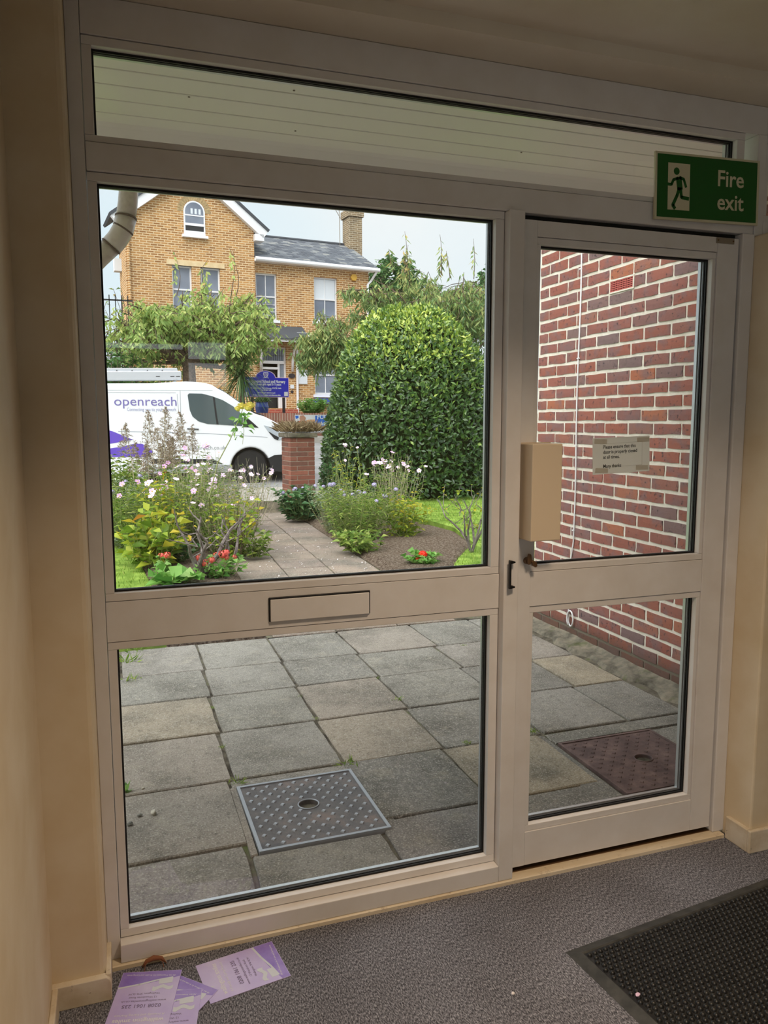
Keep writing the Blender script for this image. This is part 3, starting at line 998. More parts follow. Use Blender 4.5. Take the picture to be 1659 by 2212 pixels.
# ---- small litter on the floor
dl = empty('dead_leaf', (.036, -.05, .0), label='curled dry brown leaf lying against the sill strip', cat='leaf')
m = MB()
m.tube([(-.03, .0, .004), (-.018, .004, .016), (0, .006, .02), (.02, .004, .016), (.032, -.002, .003)], [.001, .0055, .007, .005, .0008], 8)
m.obj('blade', M['dead_leaf'], dl, smooth=True)
for s in (-1, 1):
    MB().tube([(.01 * s, .004, .017), (.022 * s, -.006, .013), (.024 * s, -.014, .002)], .0009, 5).obj('stalk', M['dead_leaf'], dl)
def pebble(name, loc, r, mt_, label, cat, sq=(1, .8, .6), seed=0, group=None):
    bm = bmesh.new()
    bmesh.ops.create_icosphere(bm, subdivisions=2, radius=1)
    rr = random.Random(seed)
    for v in bm.verts:
        k = 1 + rr.uniform(-.16, .16)
        v.co = Vector((v.co.x * sq[0], v.co.y * sq[1], v.co.z * sq[2])) * r * k
    lo_ = min(v.co.z for v in bm.verts)
    for v in bm.verts:
        v.co.z -= lo_
    me = bpy.data.meshes.new(name)
    bm.to_mesh(me)
    bm.free()
    o = link(name, me, mt_, None, label, cat, group)
    o.location = loc
    o.rotation_euler = (0, 0, rr.uniform(0, 6))
    return o
pebble('crumb', (.872, -.443, 0), .0055, M['petal_litter'], 'tiny white crumb on the grey carpet left of the mat', 'crumb', (1, .7, .5), 3)
pebble('petal', (1.152, -.56, .0125), .0075, M['pink'], 'small pink petal dropped on the studded mat', 'petal', (1, .7, .3), 4)

# ================================================================== outside: patio, wall, canopy
PZ = -.027      # paving level
struct('ground', M['soil'], (-9, 12, .13, 10.02, -.4, -.075))

# ---- paving slabs: patio and path
patio = ob('patio', M['joint'], None, (-.6, 2.787, .126, 3.02, -.12, PZ - .012), kind='structure')
SLABS = []
for k in range(6):
    rr = random.Random(40 + k)
    n = 5
    pts = []
    for (x0, y0, x1, y1) in ((-.5, -.5, .5, -.5), (.5, -.5, .5, .5), (.5, .5, -.5, .5), (-.5, .5, -.5, -.5)):
        for i in range(n):
            t = i / n
            j = 0 if i == 0 else rr.uniform(-.006, .006)
            px, py = x0 + (x1 - x0) * t, y0 + (y1 - y0) * t
            nx, ny = (y1 - y0), -(x1 - x0)
            pts.append((px + nx * j - (math.copysign(.006, px) if i == 0 else 0) * rr.random() * 2, py + ny * j))
    m = MB()
    n_ = len(pts)
    m.add([(p[0], p[1], -1) for p in pts] + [(p[0], p[1], -.12) for p in pts] + [(p[0] * .985, p[1] * .985, 0) for p in pts],
          [tuple(range(2 * n_, 3 * n_))] + [(i, (i + 1) % n_, (i + 1) % n_ + n_, i + n_) for i in range(n_)] + [(i + n_, (i + 1) % n_ + n_, (i + 1) % n_ + 2 * n_, i + 2 * n_) for i in range(n_)])
    SLABS.append(m.mesh('paving_slab'))
def slab(parent, x0, x1, y0, y1, z=PZ, rz=0.0, th=.04, seed=0, shapes=None):
    rr = random.Random(seed)
    o = link('paving_slab', rr.choice(shapes or SLABS), M['slab'], parent)
    o.location = ((x0 + x1) / 2, (y0 + y1) / 2, z + rr.uniform(-.003, .003))
    o.scale = (x1 - x0, y1 - y0, th)
    o.rotation_euler = (rr.uniform(-.004, .004), rr.uniform(-.004, .004), rz + rr.uniform(-.005, .005))
    return o
# measured joints: rows along x at these y, columns drift to +x with y
ROWS = [.128, .505, 1.0, 1.5, 1.995, 2.45, 2.985]
def colx(k, y):
    b = [-.56, -.105, .36, .83, 1.285, 1.755, 2.235, 2.62]
    d = [.03, .03, .03, .025, .035, .06, .05, .0]
    return b[k] + d[k] * (y - .3)
gp = .007
sd = 0
for r in range(6):
    y0, y1 = ROWS[r], ROWS[r + 1]
    for k in range(7):
        sd += 1
        xm = (y0 + y1) / 2
        x0, x1 = colx(k, xm), colx(k + 1, xm)
        if r == 1 and k == 2:
            continue                      # drain cover stands here
        if r == 1 and k in (5, 6):
            continue
        if r == 0 and k == 2:
            slab(patio, x0 + gp, x1 - gp, .13, .42, seed=sd)
            continue
        if r == 0 and k in (5, 6):
            slab(patio, x0 + gp, x1 - gp, .13, .37, seed=sd)
            continue
        slab(patio, x0 + gp, x1 - gp, y0 + gp, y1 - gp, rz=.008, seed=sd)
# narrow infill pieces round the covers
for i, (a, b, c, d) in enumerate([(.366, .389, .43, .93), (.866, .9, .43, .93), (.375, .87, .935, .992), (1.69, 1.80, .38, .985), (1.81, 2.6, .89, .985), (2.315, 2.61, .39, .88)]):
    slab(patio, a, b, c, d, z=PZ - .003, seed=500 + i)
# rough concrete haunch along the foot of the brick wall
m = MB()
rr = random.Random(5)
N = 26
ys = [.13 + i * (2.9 - .13) / N for i in range(N + 1)]
V = []
for y in ys:
    w = .13 + rr.uniform(-.035, .045)
    V += [(2.787 - w, y, PZ - .02), (2.787 - w * .8, y, PZ + .004 + rr.uniform(0, .008)), (2.787 - w * .35, y, PZ + .014 + rr.uniform(0, .012)), (2.79, y, PZ + .03 + rr.uniform(0, .01))]
m.add(V, [(i * 4 + j, i * 4 + j + 1, i * 4 + j + 5, i * 4 + j + 4) for i in range(N) for j in range(3)])
m.obj('wall_haunch', M['concrete'], patio)

PSLABS = [q.copy() for q in SLABS]
for q in PSLABS:
    q.materials.clear()
    q.materials.append(M['path_slab'])
path = ob('path', M['joint'], None, kind='structure', *[(0.9, 2.62, 2.99, 9.99, -.12, PZ - .012)])
for r in range(15):
    y0 = 3.0 + r * .4655
    for k in range(3):
        off = .04 * (y0 - 5)
        x0 = 1.02 + k * .447 + off
        slab(path, x0 + .006, x0 + .441, y0 + .006, y0 + .46, rz=-.04 + .0, seed=900 + r * 3 + k, shapes=PSLABS)

# ---- drain covers
def cover(name, x0, x1, y0, y1, label, plate_m, stud_m, hole, worn, z=PZ + .004, rz=0.0, nx=9, ny=9, lone=False):
    cx, cy = (x0 + x1) / 2, (y0 + y1) / 2
    r = empty(name, (cx, cy, z), rz, label=label, cat='drain cover')
    w, h = (x1 - x0) / 2, (y1 - y0) / 2
    # plate with a round key hole
    n = 32
    m = MB()
    hx, hy, hr = hole
    inn = [(hx + hr * math.cos(2 * PI * i / n), hy + hr * .92 * math.sin(2 * PI * i / n)) for i in range(n)]
    out = []
    W2, H2 = w - .012, h - .012
    for i in range(n):
        c, s = math.cos(2 * PI * i / n), math.sin(2 * PI * i / n)
        t = min(W2 / abs(c) if abs(c) > 1e-6 else 9, H2 / abs(s) if abs(s) > 1e-6 else 9)
        out.append((c * t, s * t))
    for q in ((W2, H2), (-W2, H2), (-W2, -H2), (W2, -H2)):
        k = min(range(n), key=lambda i: (out[i][0] - q[0]) ** 2 + (out[i][1] - q[1]) ** 2)
        out[k] = q
    m.add([(p[0], p[1], 0) for p in out] + [(p[0], p[1], 0) for p in inn] + [(p[0], p[1], -.05) for p in inn],
          [(i, (i + 1) % n, (i + 1) % n + n, i + n) for i in range(n)] + [(i + n, (i + 1) % n + n, (i + 1) % n + 2 * n, i + 2 * n) for i in range(n)])
    pt = m.obj('plate', plate_m, r)
    MB().lathe([(hr * 1.02, -.052), (hr * 1.02, -.049)], (hx, hy, 0), 24).obj('key_pocket', M['dark_hole'], r)
    m = MB()
    m.tube([(hx + (hr + .003) * math.cos(2 * PI * i / 24), hy + (hr * .92 + .003) * math.sin(2 * PI * i / 24), .001) for i in range(25)], .003, 6, caps=False)
    m.obj('hole_rim', stud_m, r, smooth=True)
    MB().tube([(hx - hr * .7, hy - .002, -.03), (hx + hr * .7, hy + .004, -.03)], .006, 8).obj('lifting_bar', M['rust_iron'], r)
    ob('frame', plate_m if not worn else M['iron_stud'], r, (-w, -w + .012, -h, h, -.03, .004), (w - .012, w, -h, h, -.03, .004),
       (-w + .012, w - .012, -h, -h + .012, -.03, .004), (-w + .012, w - .012, h - .012, h, -.03, .004))
    st = MB()
    a = .0105
    st.add([(-a, 0, 0), (0, -a, 0), (a, 0, 0), (0, a, 0), (-a * .75, 0, .004), (0, -a * .75, .004), (a * .75, 0, .004), (0, a * .75, .004)],
           [(4, 5, 6, 7), (0, 1, 5, 4), (1, 2, 6, 5), (2, 3, 7, 6), (3, 0, 4, 7)])
    sm = st.mesh('raised_stud')
    sm.materials.append(stud_m)
    for j in range(ny):
        for i in range(nx):
            if (i + j) % 2:
                continue
            x, y = -w + .035 + i * (2 * w - .07) / (nx - 1), -h + .035 + j * (2 * h - .07) / (ny - 1)
            if (x - hx) ** 2 + (y - hy) ** 2 < (hr + .014) ** 2:
                continue
            o = link('raised_stud', sm, None, r)
            o.location = (x, y, 0)
    return r
cover('drain_cover', .392, .862, .432, .922, 'grey cast iron drain cover with bright diamond studs in front of the window', M['iron'], M['iron_stud'], (0.0, .02, .036), True, rz=.012, nx=16, ny=14)
cover('drain_cover', 1.812, 2.305, .375, .875, 'brown rusty drain cover with dull studs in front of the door', M['rust_iron'], M['rust_iron'], (0.02, .0, .036), False, z=PZ - .001, nx=16, ny=14)

# ---- red brick side wall
wr = ob('wall_brick_right', M['mortar'], None, (2.7922, 3.35, -.2, 2.803, -.35, 3.3), kind='structure')
BR = []
for k in range(5):
    rr = random.Random(70 + k)
    n, h = 4, 2
    m = MB()
    # front face grid (face looks to -x): local y along the wall, z up, x depth
    g = {}
    for i in range(n + 1):
        for j in range(h + 1):
            y, z = i / n - .5, j / h - .5
            e = (i in (0, n)) or (j in (0, h))
            dy = rr.uniform(-.012, .012) if e else 0
            dz = rr.uniform(-.035, .035) if e else 0
            g[i, j] = len(m.v)
            m.v.append((rr.uniform(0, .2) + (.25 if e else 0), y * .99 + dy * .8, z * .97 + dz * 1.2))
    back = {}
    for (i, j), q in list(g.items()):
        if i in (0, n) or j in (0, h):
            back[i, j] = len(m.v)
            m.v.append((3.0, m.v[q][1], m.v[q][2]))
    for i in range(n):
        for j in range(h):
            m.f.append((g[i, j], g[i, j + 1], g[i + 1, j + 1], g[i + 1, j]))
    for i in range(n):
        m.f.append((g[i, 0], g[i + 1, 0], back[i + 1, 0], back[i, 0]))
        m.f.append((g[i, h], back[i, h], back[i + 1, h], g[i + 1, h]))
    for j in range(h):
        m.f.append((g[0, j], back[0, j], back[0, j + 1], g[0, j + 1]))
        m.f.append((g[n, j], g[n, j + 1], back[n, j + 1], back[n, j]))
    me = m.mesh('brick')
    me.materials.append(M['red_brick'])
    BR.append(me)
ZB, YB = 1.4012, 2.5628
rest = MB()
rr = random.Random(3)
VENT = (1.772, 1.985, 2.158, 2.219)
for r in range(-20, 24):
    z0 = ZB + r * .075
    off = 0 if r % 2 == 0 else .1125
    for k in range(-2, 14):
        y1 = YB - .225 * k + off
        y0 = y1 - .225
        y1, y0 = min(y1, 2.8), max(y0, -.15)
        if y1 - y0 < .03 or z0 < -.2 or z0 > 3.2:
            continue
        ya, yb, za, zb = y0 + .0068 + rr.uniform(-.002, .002), y1 - .0068 + rr.uniform(-.002, .002), z0 + .0085 + rr.uniform(-.0012, .0012), z0 + .0665 + rr.uniform(-.0012, .0012)
        if za < VENT[3] - .01 and zb > VENT[2] + .01 and ya < VENT[1] - .02 and yb > VENT[0] + .02:
            # bricks cut round the air brick
            if yb > VENT[1] + .03:
                ya = VENT[1] + .012
            elif ya < VENT[0] - .03:
                yb = VENT[0] - .012
            else:
                continue
        if yb < 1.0 or z0 > 2.62:
            rest.box(2.787, 2.81, ya, yb, za, zb)
            continue
        o = link('brick', rr.choice(BR), None, wr)
        o.location = (2.7865 + rr.uniform(-.001, .0012), (ya + yb) / 2 + rr.uniform(-.0015, .0015), (za + zb) / 2 + rr.uniform(-.0015, .0015))
        o.scale = (.004, yb - ya, zb - za)
        o.rotation_euler = (rr.uniform(-.006, .006), 0, rr.uniform(-.004, .004))
rest.obj('brick_courses', M['red_brick'], wr, kind='stuff')
v0, v1, vz0, vz1 = VENT
av = ob('air_brick', M['dark_hole'], wr, (2.7905, 2.793, v0, v1, vz0, vz1))
ob('surround', M['mortar'], av, (2.784, 2.7895, v0 - .008, v1 + .008, vz1, vz1 + .008), (2.784, 2.7895, v0 - .008, v1 + .008, vz0 - .008, vz0), (2.784, 2.7895, v0 - .008, v0, vz0, vz1), (2.784, 2.7895, v1, v1 + .008, vz0, vz1))
m = MB()
for i in range(6):
    z = vz0 + i * (vz1 - vz0 - .006) / 5
    m.box(2.785, 2.79, v0, v1, z, z + .0065)
for i in range(10):
    y = v0 + i * (v1 - v0 - .006) / 9
    m.box(2.7855, 2.79, y, y + .006, vz0, vz1)
m.obj('grille', M['vent_red'], av)
# white cable clipped to the wall, looped at its end
cb = empty('wall_cable', (0, 0, 0), label='thin white cable clipped down the red brick wall, looped at its end', cat='cable')
pts = [(2.782, 2.292 + .006 * math.sin(z * 5), z) for z in np.linspace(3.2, .62, 24)] + [(2.782, 2.318, .5), (2.782, 2.325, .36), (2.781, 2.322, .2)]
for i in range(15):
    a = 2 * PI * i / 12
    pts.append((2.778 - .0008 * i, 2.322 - .032 + .032 * math.cos(a), .115 - .052 * math.sin(a)))
MB().tube(pts, .0052, 8).obj('cord', M['white_plastic'], cb, smooth=True)
for z in (2.9, 2.35, 1.8, 1.25, .7):
    ob('clip', M['white_plastic'], cb, (2.7755, 2.787, 2.284, 2.304, z - .004, z + .004))

# ---- entrance canopy: boarded soffit, fascia, gutter pipe
can = empty('canopy', (0, 0, 0), label='white boarded entrance canopy above the glazed screen', cat='canopy')
edges = [.09, .225, .331, .438, .549, .663, .776, .86]
SZ = 2.40
for a, b in zip(edges, edges[1:]):
    ob('soffit_board', M['soffit'], can, (-1.2, 2.785, a + .0025, b - .0025, SZ, SZ + .012), bevel=.003)
ob('board_backing', M['soffit_gap'], can, (-1.2, 2.785, .09, .95, SZ + .008, SZ + .05))
m = MB()
prof = [(.862, SZ + .006), (.885, SZ - .004), (.925, SZ - .03), (.955, SZ - .06), (.968, SZ - .075), (.985, SZ - .075), (.985, SZ + .2), (.862, SZ + .2)]
n = len(prof)
m.add([(-1.2, y, z) for y, z in prof] + [(2.785, y, z) for y, z in prof], [tuple(range(n)), tuple(range(2 * n - 1, n - 1, -1))] + [(i, i + n, (i + 1) % n + n, (i + 1) % n) for i in range(n)])
m.obj('fascia', M['soffit'], can)
ob('roof_deck', M['slate_under'], can, (-1.25, 2.785, .09, 1.02, SZ + .2, SZ + .26))
for i, (x, y) in enumerate(((.545, .41), (.62, .73), (1.32, .35), (1.46, .67), (.25, .56))):
    MB().lathe([(.004, -.002), (.003, -.0005)], (x, y, SZ), 8).obj('screw_head', M['pipe_dirt'], can)
dp = empty('downpipe', at(277, 395, 2.68), label='grubby white drainpipe bending away under the canopy edge', cat='pipe')
o0 = Vector(dp.location)
P = [at(u, v, 2.68) - o0 for u, v in ((280, 356), (279, 395), (276, 440), (272, 470))]
Q = [at(u, v, 2.68) - o0 for u, v in ((272, 470), (266, 495), (254, 516), (240, 532))]
S = [at(u, v, 2.68) - o0 for u, v in ((240, 532), (215, 556), (160, 612), (120, 655))]
MB().tube(P, [.032, .032, .033, .033], 20).obj('outlet', M['pipe'], dp, smooth=True)
MB().tube(Q, [.036, .036, .036, .036], 20).obj('bend', M['pipe'], dp, smooth=True)
MB().tube(S, [.034, .033, .033, .033], 20).obj('offset_pipe', M['pipe'], dp, smooth=True)
for a, b in ((P[-1], P[-2]), (Q[1], Q[2]), (Q[-1], Q[-2])):
    d = (b - a).normalized() * .003
    MB().tube([a - d, a + d], .0372, 20).obj('seam', M['pipe_dirt'], dp, smooth=True)

# ---- pebbles and weeds on the patio
pebble('pebble', tuple(atz(332, 1760, PZ)), .012, M['stone_pale'], 'largest pale pebble on the paving by the window post', 'pebble', (1, .85, .75), 11, 'pebbles on the patio')
pebble('pebble', tuple(atz(302, 1764, PZ)), .0095, M['stone_dark'], 'dark pebble beside the largest pale one', 'pebble', (1, .8, .6), 12, 'pebbles on the patio')
pebble('pebble', tuple(atz(281, 1783, PZ)), .011, M['stone_dark'], 'dark pebble nearest the window post', 'pebble', (1, .8, .6), 13, 'pebbles on the patio')
pebble('pebble', tuple(atz(309, 1704, PZ)), .008, M['stone_pale'], 'small pale pebble farthest out, near the green seedling', 'pebble', (1, .8, .5), 14, 'pebbles on the patio')


def tuft(name, loc, n, h, spread, mt_, label, cat='weed', group=None, seed=0, flat=0.4, wid=.12):
    rs = np.random.RandomState(seed)
    D = unit(rs, n)
    D[:, 2] = np.abs(D[:, 2]) * (1 - flat) + .15
    P = rs.normal(0, spread, (n, 3))
    P[:, 2] = 0
    me = leaf_mesh('foliage', P, D, unit(rs, n), h * rs.uniform(.5, 1, n), h * wid * rs.uniform(.7, 1.2, n), rs.rand(n))
    o = link(name, me, mt_, None, label, cat, group)
    o.location = loc
    return o
WD = [(815, 1466, .02, 'tiny weed in the joint straight behind the diamond-studded cover, two slabs back'), (858, 1512, .035, 'bright green strip of moss in the joint right of the paving centre'),
      (682, 1553, .02, 'small weed at the slab corner between the cover and the bright moss strip'), (645, 1506, .018, 'tiny weed in the joint left of the bright moss strip'),
      (515, 1690, .04, 'grass tuft at the near-left back corner of the diamond-studded cover'), (757, 1650, .05, 'thick green tuft at the back right corner of the diamond-studded cover'),
      (1152, 1582, .03, 'green weed in the paving joint seen at the left edge of the lower door glass'), (1009, 1606, .025, 'small weed in the joint beside the window mullion'),
      (457, 1530, .02, 'pale weed in the long joint left of the paving centre, farther one'), (478, 1616, .02, 'pale weed in the long joint left of the paving centre, nearer one'),
      (1352, 1432, .04, 'weed at the foot of the red brick wall'), (1000, 1395, .02, 'tiny weed in a far paving joint beside the mullion'), (985, 1334, .05, 'grass tuft at the far edge of the patio just under the middle rail'),
      (280, 1470, .06, 'grass tuft at the left patio edge, nearest of three'), (274, 1430, .08, 'grass tuft at the left patio edge, middle of three'), (285, 1405, .09, 'grass tuft at the left patio edge, farthest of three')]
for i, (u, v, h, lab) in enumerate(WD):
    tuft('weed', tuple(atz(u, v, PZ - .004)), 26, h, h * .35, M['grass'], lab, 'weed', 'weeds in the paving joints', 60 + i)
tuft('seedling', tuple(atz(272, 1712, PZ - .004)), 9, .06, .008, M['geranium_leaf'], 'bright green leafy seedling at the foot of the window post', 'plant', None, 91, .3, .5)

# ================================================================== garden
def lawn(name, pts, label_z, seed, n, h=.045):
    """turf slab with real blades; pts (x, y, z) outline"""
    m = MB()
    k = len(pts)
    m.add([tuple(p) for p in pts] + [(p[0], p[1], -.2) for p in pts], [tuple(range(k))] + [(i, i + k, (i + 1) % k + k, (i + 1) % k) for i in range(k)])
    o = m.obj(name, M['turf'], None, kind='structure')
    rs = np.random.RandomState(seed)
    A = np.array(pts)
    lo_, hi_ = A.min(0), A.max(0)
    Q = []
    poly = A[:, :2]
    # plane through the outline for heights
    X = np.c_[A[:, :2], np.ones(len(A))]
    co = np.linalg.lstsq(X, A[:, 2], rcond=None)[0]
    c = rs.uniform(lo_[:2], hi_[:2], (n * 2, 2))
    ins = np.zeros(len(c), bool)
    j = len(poly) - 1
    for i in range(len(poly)):
        xi, yi = poly[i]
        xj, yj = poly[j]
        cr = ((yi > c[:, 1]) != (yj > c[:, 1])) & (c[:, 0] < (xj - xi) * (c[:, 1] - yi) / (yj - yi + 1e-12) + xi)
        ins ^= cr
        j = i
    c = c[ins][:n]
    n = len(c)
    P = np.c_[c, c @ co[:2] + co[2]]
    D = unit(rs, n) * .55
    D[:, 2] = 1
    me = leaf_mesh('grass', P, D, unit(rs, n), h * rs.uniform(.5, 1.2, n), .007, rs.rand(n), 0)
    link('grass', me, M['grass'], o, kind='stuff')
    return o
lawn('lawn_left', [(-9, 3.2, -.03), (.26, 3.1, -.03), (.25, 4.6, -.02), (.15, 6.2, 0), (-.03, 8.2, .02), (-.3, 9.98, .05), (-9, 9.98, .05)], 0, 1, 26000)
lawn('lawn_right', [(2.7, 3.05, -.03), (9.5, 3.05, -.03), (11, 13.2, .16), (3.5, 13.2, .16), (3.55, 10.2, .11), (3.9, 8.4, .07), (4.05, 7.0, .04), (3.8, 5.9, .02), (3.3, 5.2, .0), (2.8, 4.4, -.02)], 0, 2, 52000, .04)

# bed soil, gently heaped, with chips
def soil_bed(name, pts, z, seed):
    m = MB()
    k = len(pts)
    cx, cy = sum(p[0] for p in pts) / k, sum(p[1] for p in pts) / k
    m.add([(p[0], p[1], -.03) for p in pts] + [(cx + (p[0] - cx) * .85, cy + (p[1] - cy) * .9, z) for p in pts] + [(p[0], p[1], -.2) for p in pts],
          [tuple(range(k, 2 * k))] + [(i, (i + 1) % k, (i + 1) % k + k, i + k) for i in range(k)] + [(i, i + 2 * k, (i + 1) % k + 2 * k, (i + 1) % k) for i in range(k)])
    return m.obj(name, M['soil'], None, kind='structure')
soil_bed('bed_left_ground', [(.25, 3.1), (.98, 3.1), (1.02, 5), (1.12, 7.5), (1.22, 9.97), (-.1, 9.97), (-.02, 8.2), (.15, 6.2), (.24, 4.6)], .01, 1)
soil_bed('bed_right_ground', [(2.3, 3.1), (2.75, 3.1), (2.85, 4.4), (3.35, 5.2), (3.85, 5.9), (4.1, 7.0), (3.95, 8.4), (3.6, 9.97), (2.58, 9.97), (2.46, 7.5), (2.37, 5)], .02, 2)

# petals fallen on the path and bed: too many and too small to count
rs = np.random.RandomState(8)
n = 260
P = np.c_[rs.uniform(1.1, 2.5, n), rs.uniform(4.8, 9.5, n), np.full(n, PZ + .005)]
D = unit(rs, n)
D[:, 2] *= .15
N_ = np.tile([0, 0, 1.0], (n, 1)) + unit(rs, n) * .3
link('fallen_petals', leaf_mesh('fallen_petals', P, D, N_, .022 * rs.uniform(.5, 1, n), .016, rs.rand(n)), M['petal_litter'], None, 'scattered white petals fallen on the garden path', 'petals', None, 'stuff')


# ---- flowers
def flower_mesh(name, petals, r, mats, cup=.25, double=False):
    m = MB()
    fi = []
    for ring in range(2 if double else 1):
        rr_ = r * (1 - .4 * ring)
        for k in range(petals):
            a = 2 * PI * (k + .5 * ring) / petals
            w = PI / petals * 1.05
            z = .02 * r + ring * .25 * r
            pts = [(0, 0, z)] + [(rr_ * q * math.cos(a + w * s), rr_ * q * math.sin(a + w * s), z + rr_ * cup * q * (1 + ring * 1.2)) for q, s in ((.6, -1), (.95, -.6), (1, 0), (.95, .6), (.6, 1))]
            m.add(pts, [tuple(range(6))])
            fi.append(0)
    n0 = len(m.f)
    m.lathe([(r * .2, .0), (r * .2, r * .14), (r * .08, r * .2)], (0, 0, 0), 8)
    me = m.mesh(name)
    for q in mats:
        me.materials.append(q)
    for i, p in enumerate(me.polygons):
        p.material_index = 0 if i < n0 else 1
    return me


def ball_mesh(name, r, mt_, n, seed, k=.5):
    """a head of many florets"""
    rs = np.random.RandomState(seed)
    d = unit(rs, n)
    d[:, 2] = np.abs(d[:, 2]) * .9 - .15
    t = np.cross(d, unit(rs, n))
    me = leaf_mesh(name, d * r * .75 - t * r * .25, t, d, r * k * rs.uniform(.8, 1.2, n), r * k * .9, rs.rand(n))
    me.materials.append(mt_)
    return me


FL = {'pink': flower_mesh('flower', 5, .032, [M['pink'], M['flower_eye']]), 'deep': flower_mesh('flower', 5, .032, [M['pink_deep'], M['flower_eye']]),
      'lilac': ball_mesh('flower', .035, M['lilac'], 60, 4), 'coral': ball_mesh('flower', .042, M['coral'], 60, 5), 'red': ball_mesh('flower', .055, M['red'], 130, 6),
      'rose': flower_mesh('flower', 7, .05, [M['yellow'], M['yellow']], .35, True)}


def bend(rs, a, b, k=.12, n=5):
    """a slightly bowed line from a to b"""
    a, b = np.array(a, float), np.array(b, float)
    o = rs.normal(0, 1, 3) * np.linalg.norm(b - a) * k
    return [a + (b - a) * t + o * math.sin(PI * t) for t in np.linspace(0, 1, n)]


def plant(name, label, cat, loc, r, h, stems, leaf, n_leaf, lm, seed, stem_m=None, stem_r=.003, flowers=(), low=0.05, top=1.0, group=None, droop=.2, lean=(0, 0), sr=.35, horiz=.4):
    """clump: stems rise from the base and spread to radius r at height h; leaves sit along them; flowers on stem tips"""
    rs = np.random.RandomState(seed)
    root = empty(name, loc, label=label, cat=cat, group=group)
    m = MB()
    P, D, tips = [], [], []
    for i in range(stems):
        a, q = rs.uniform(0, 2 * PI), math.sqrt(rs.rand())
        hh = h * rs.uniform(.62, 1.0) * (1 - .25 * q)
        b0 = (math.cos(a) * q * r * sr, math.sin(a) * q * r * sr, 0)
        b1 = (math.cos(a) * q * r + lean[0] * hh, math.sin(a) * q * r + lean[1] * hh, hh)
        line = bend(rs, b0, b1, .07)
        m.tube(line, [stem_r, stem_r * .9, stem_r * .75, stem_r * .6, stem_r * .4], 4, caps=False)
        tips.append(np.array(b1))
        t = rs.uniform(low, top, n_leaf)
        L_ = np.array(line)
        idx = np.clip((t * 4).astype(int), 0, 3)
        fr = t * 4 - idx
        P.append(L_[idx] + (L_[idx + 1] - L_[idx]) * fr[:, None])
        d = unit(rs, n_leaf)
        d[:, 2] = d[:, 2] * horiz + .25
        D.append(d)
    m.obj('stems', stem_m or M['stem'], root, kind='stuff')
    if n_leaf:
        P, D = np.concatenate(P), np.concatenate(D)
        n = len(P)
        N_ = np.tile([0, 0, 1.0], (n, 1)) + unit(rs, n) * .7
        sc = rs.uniform(.6, 1.15, n)
        me = leaf_mesh('foliage', P, D, N_, leaf[0] * sc, leaf[1] * sc, np.clip(rs.rand(n) * .8 + (P[:, 2] / h) * .25, 0, 1), .2, droop)
        link('foliage', me, lm, root, kind='stuff')
    rs2 = random.Random(seed)
    order = sorted(range(len(tips)), key=lambda i: -tips[i][2])
    for i, (kind, cnt) in enumerate(flowers):
        for j in range(cnt):
            tpt = tips[order[rs2.randrange(max(cnt, int(len(order) * .7)) if len(order) > cnt else len(order))]] + rs.normal(0, .03, 3) * (1 if j >= len(order) else .3)
            o = link('flower', FL[kind], None, root)
            o.location = tpt
            o.rotation_euler = (rs2.uniform(.3, 1.25), rs2.uniform(-.4, .4), rs2.uniform(-.7, .7))
            s = rs2.uniform(.75, 1.15)
            o.scale = (s, s, s)
    return root


def G_(u, y, z=0.0):
    """ground point on the bearing of column u at distance y"""
    p = aty(u, 1000, y)
    return (p.x, y, z)


BL, BS, YL = M['bed_leaf'], M['grey_leaf'], M['yellow_leaf']
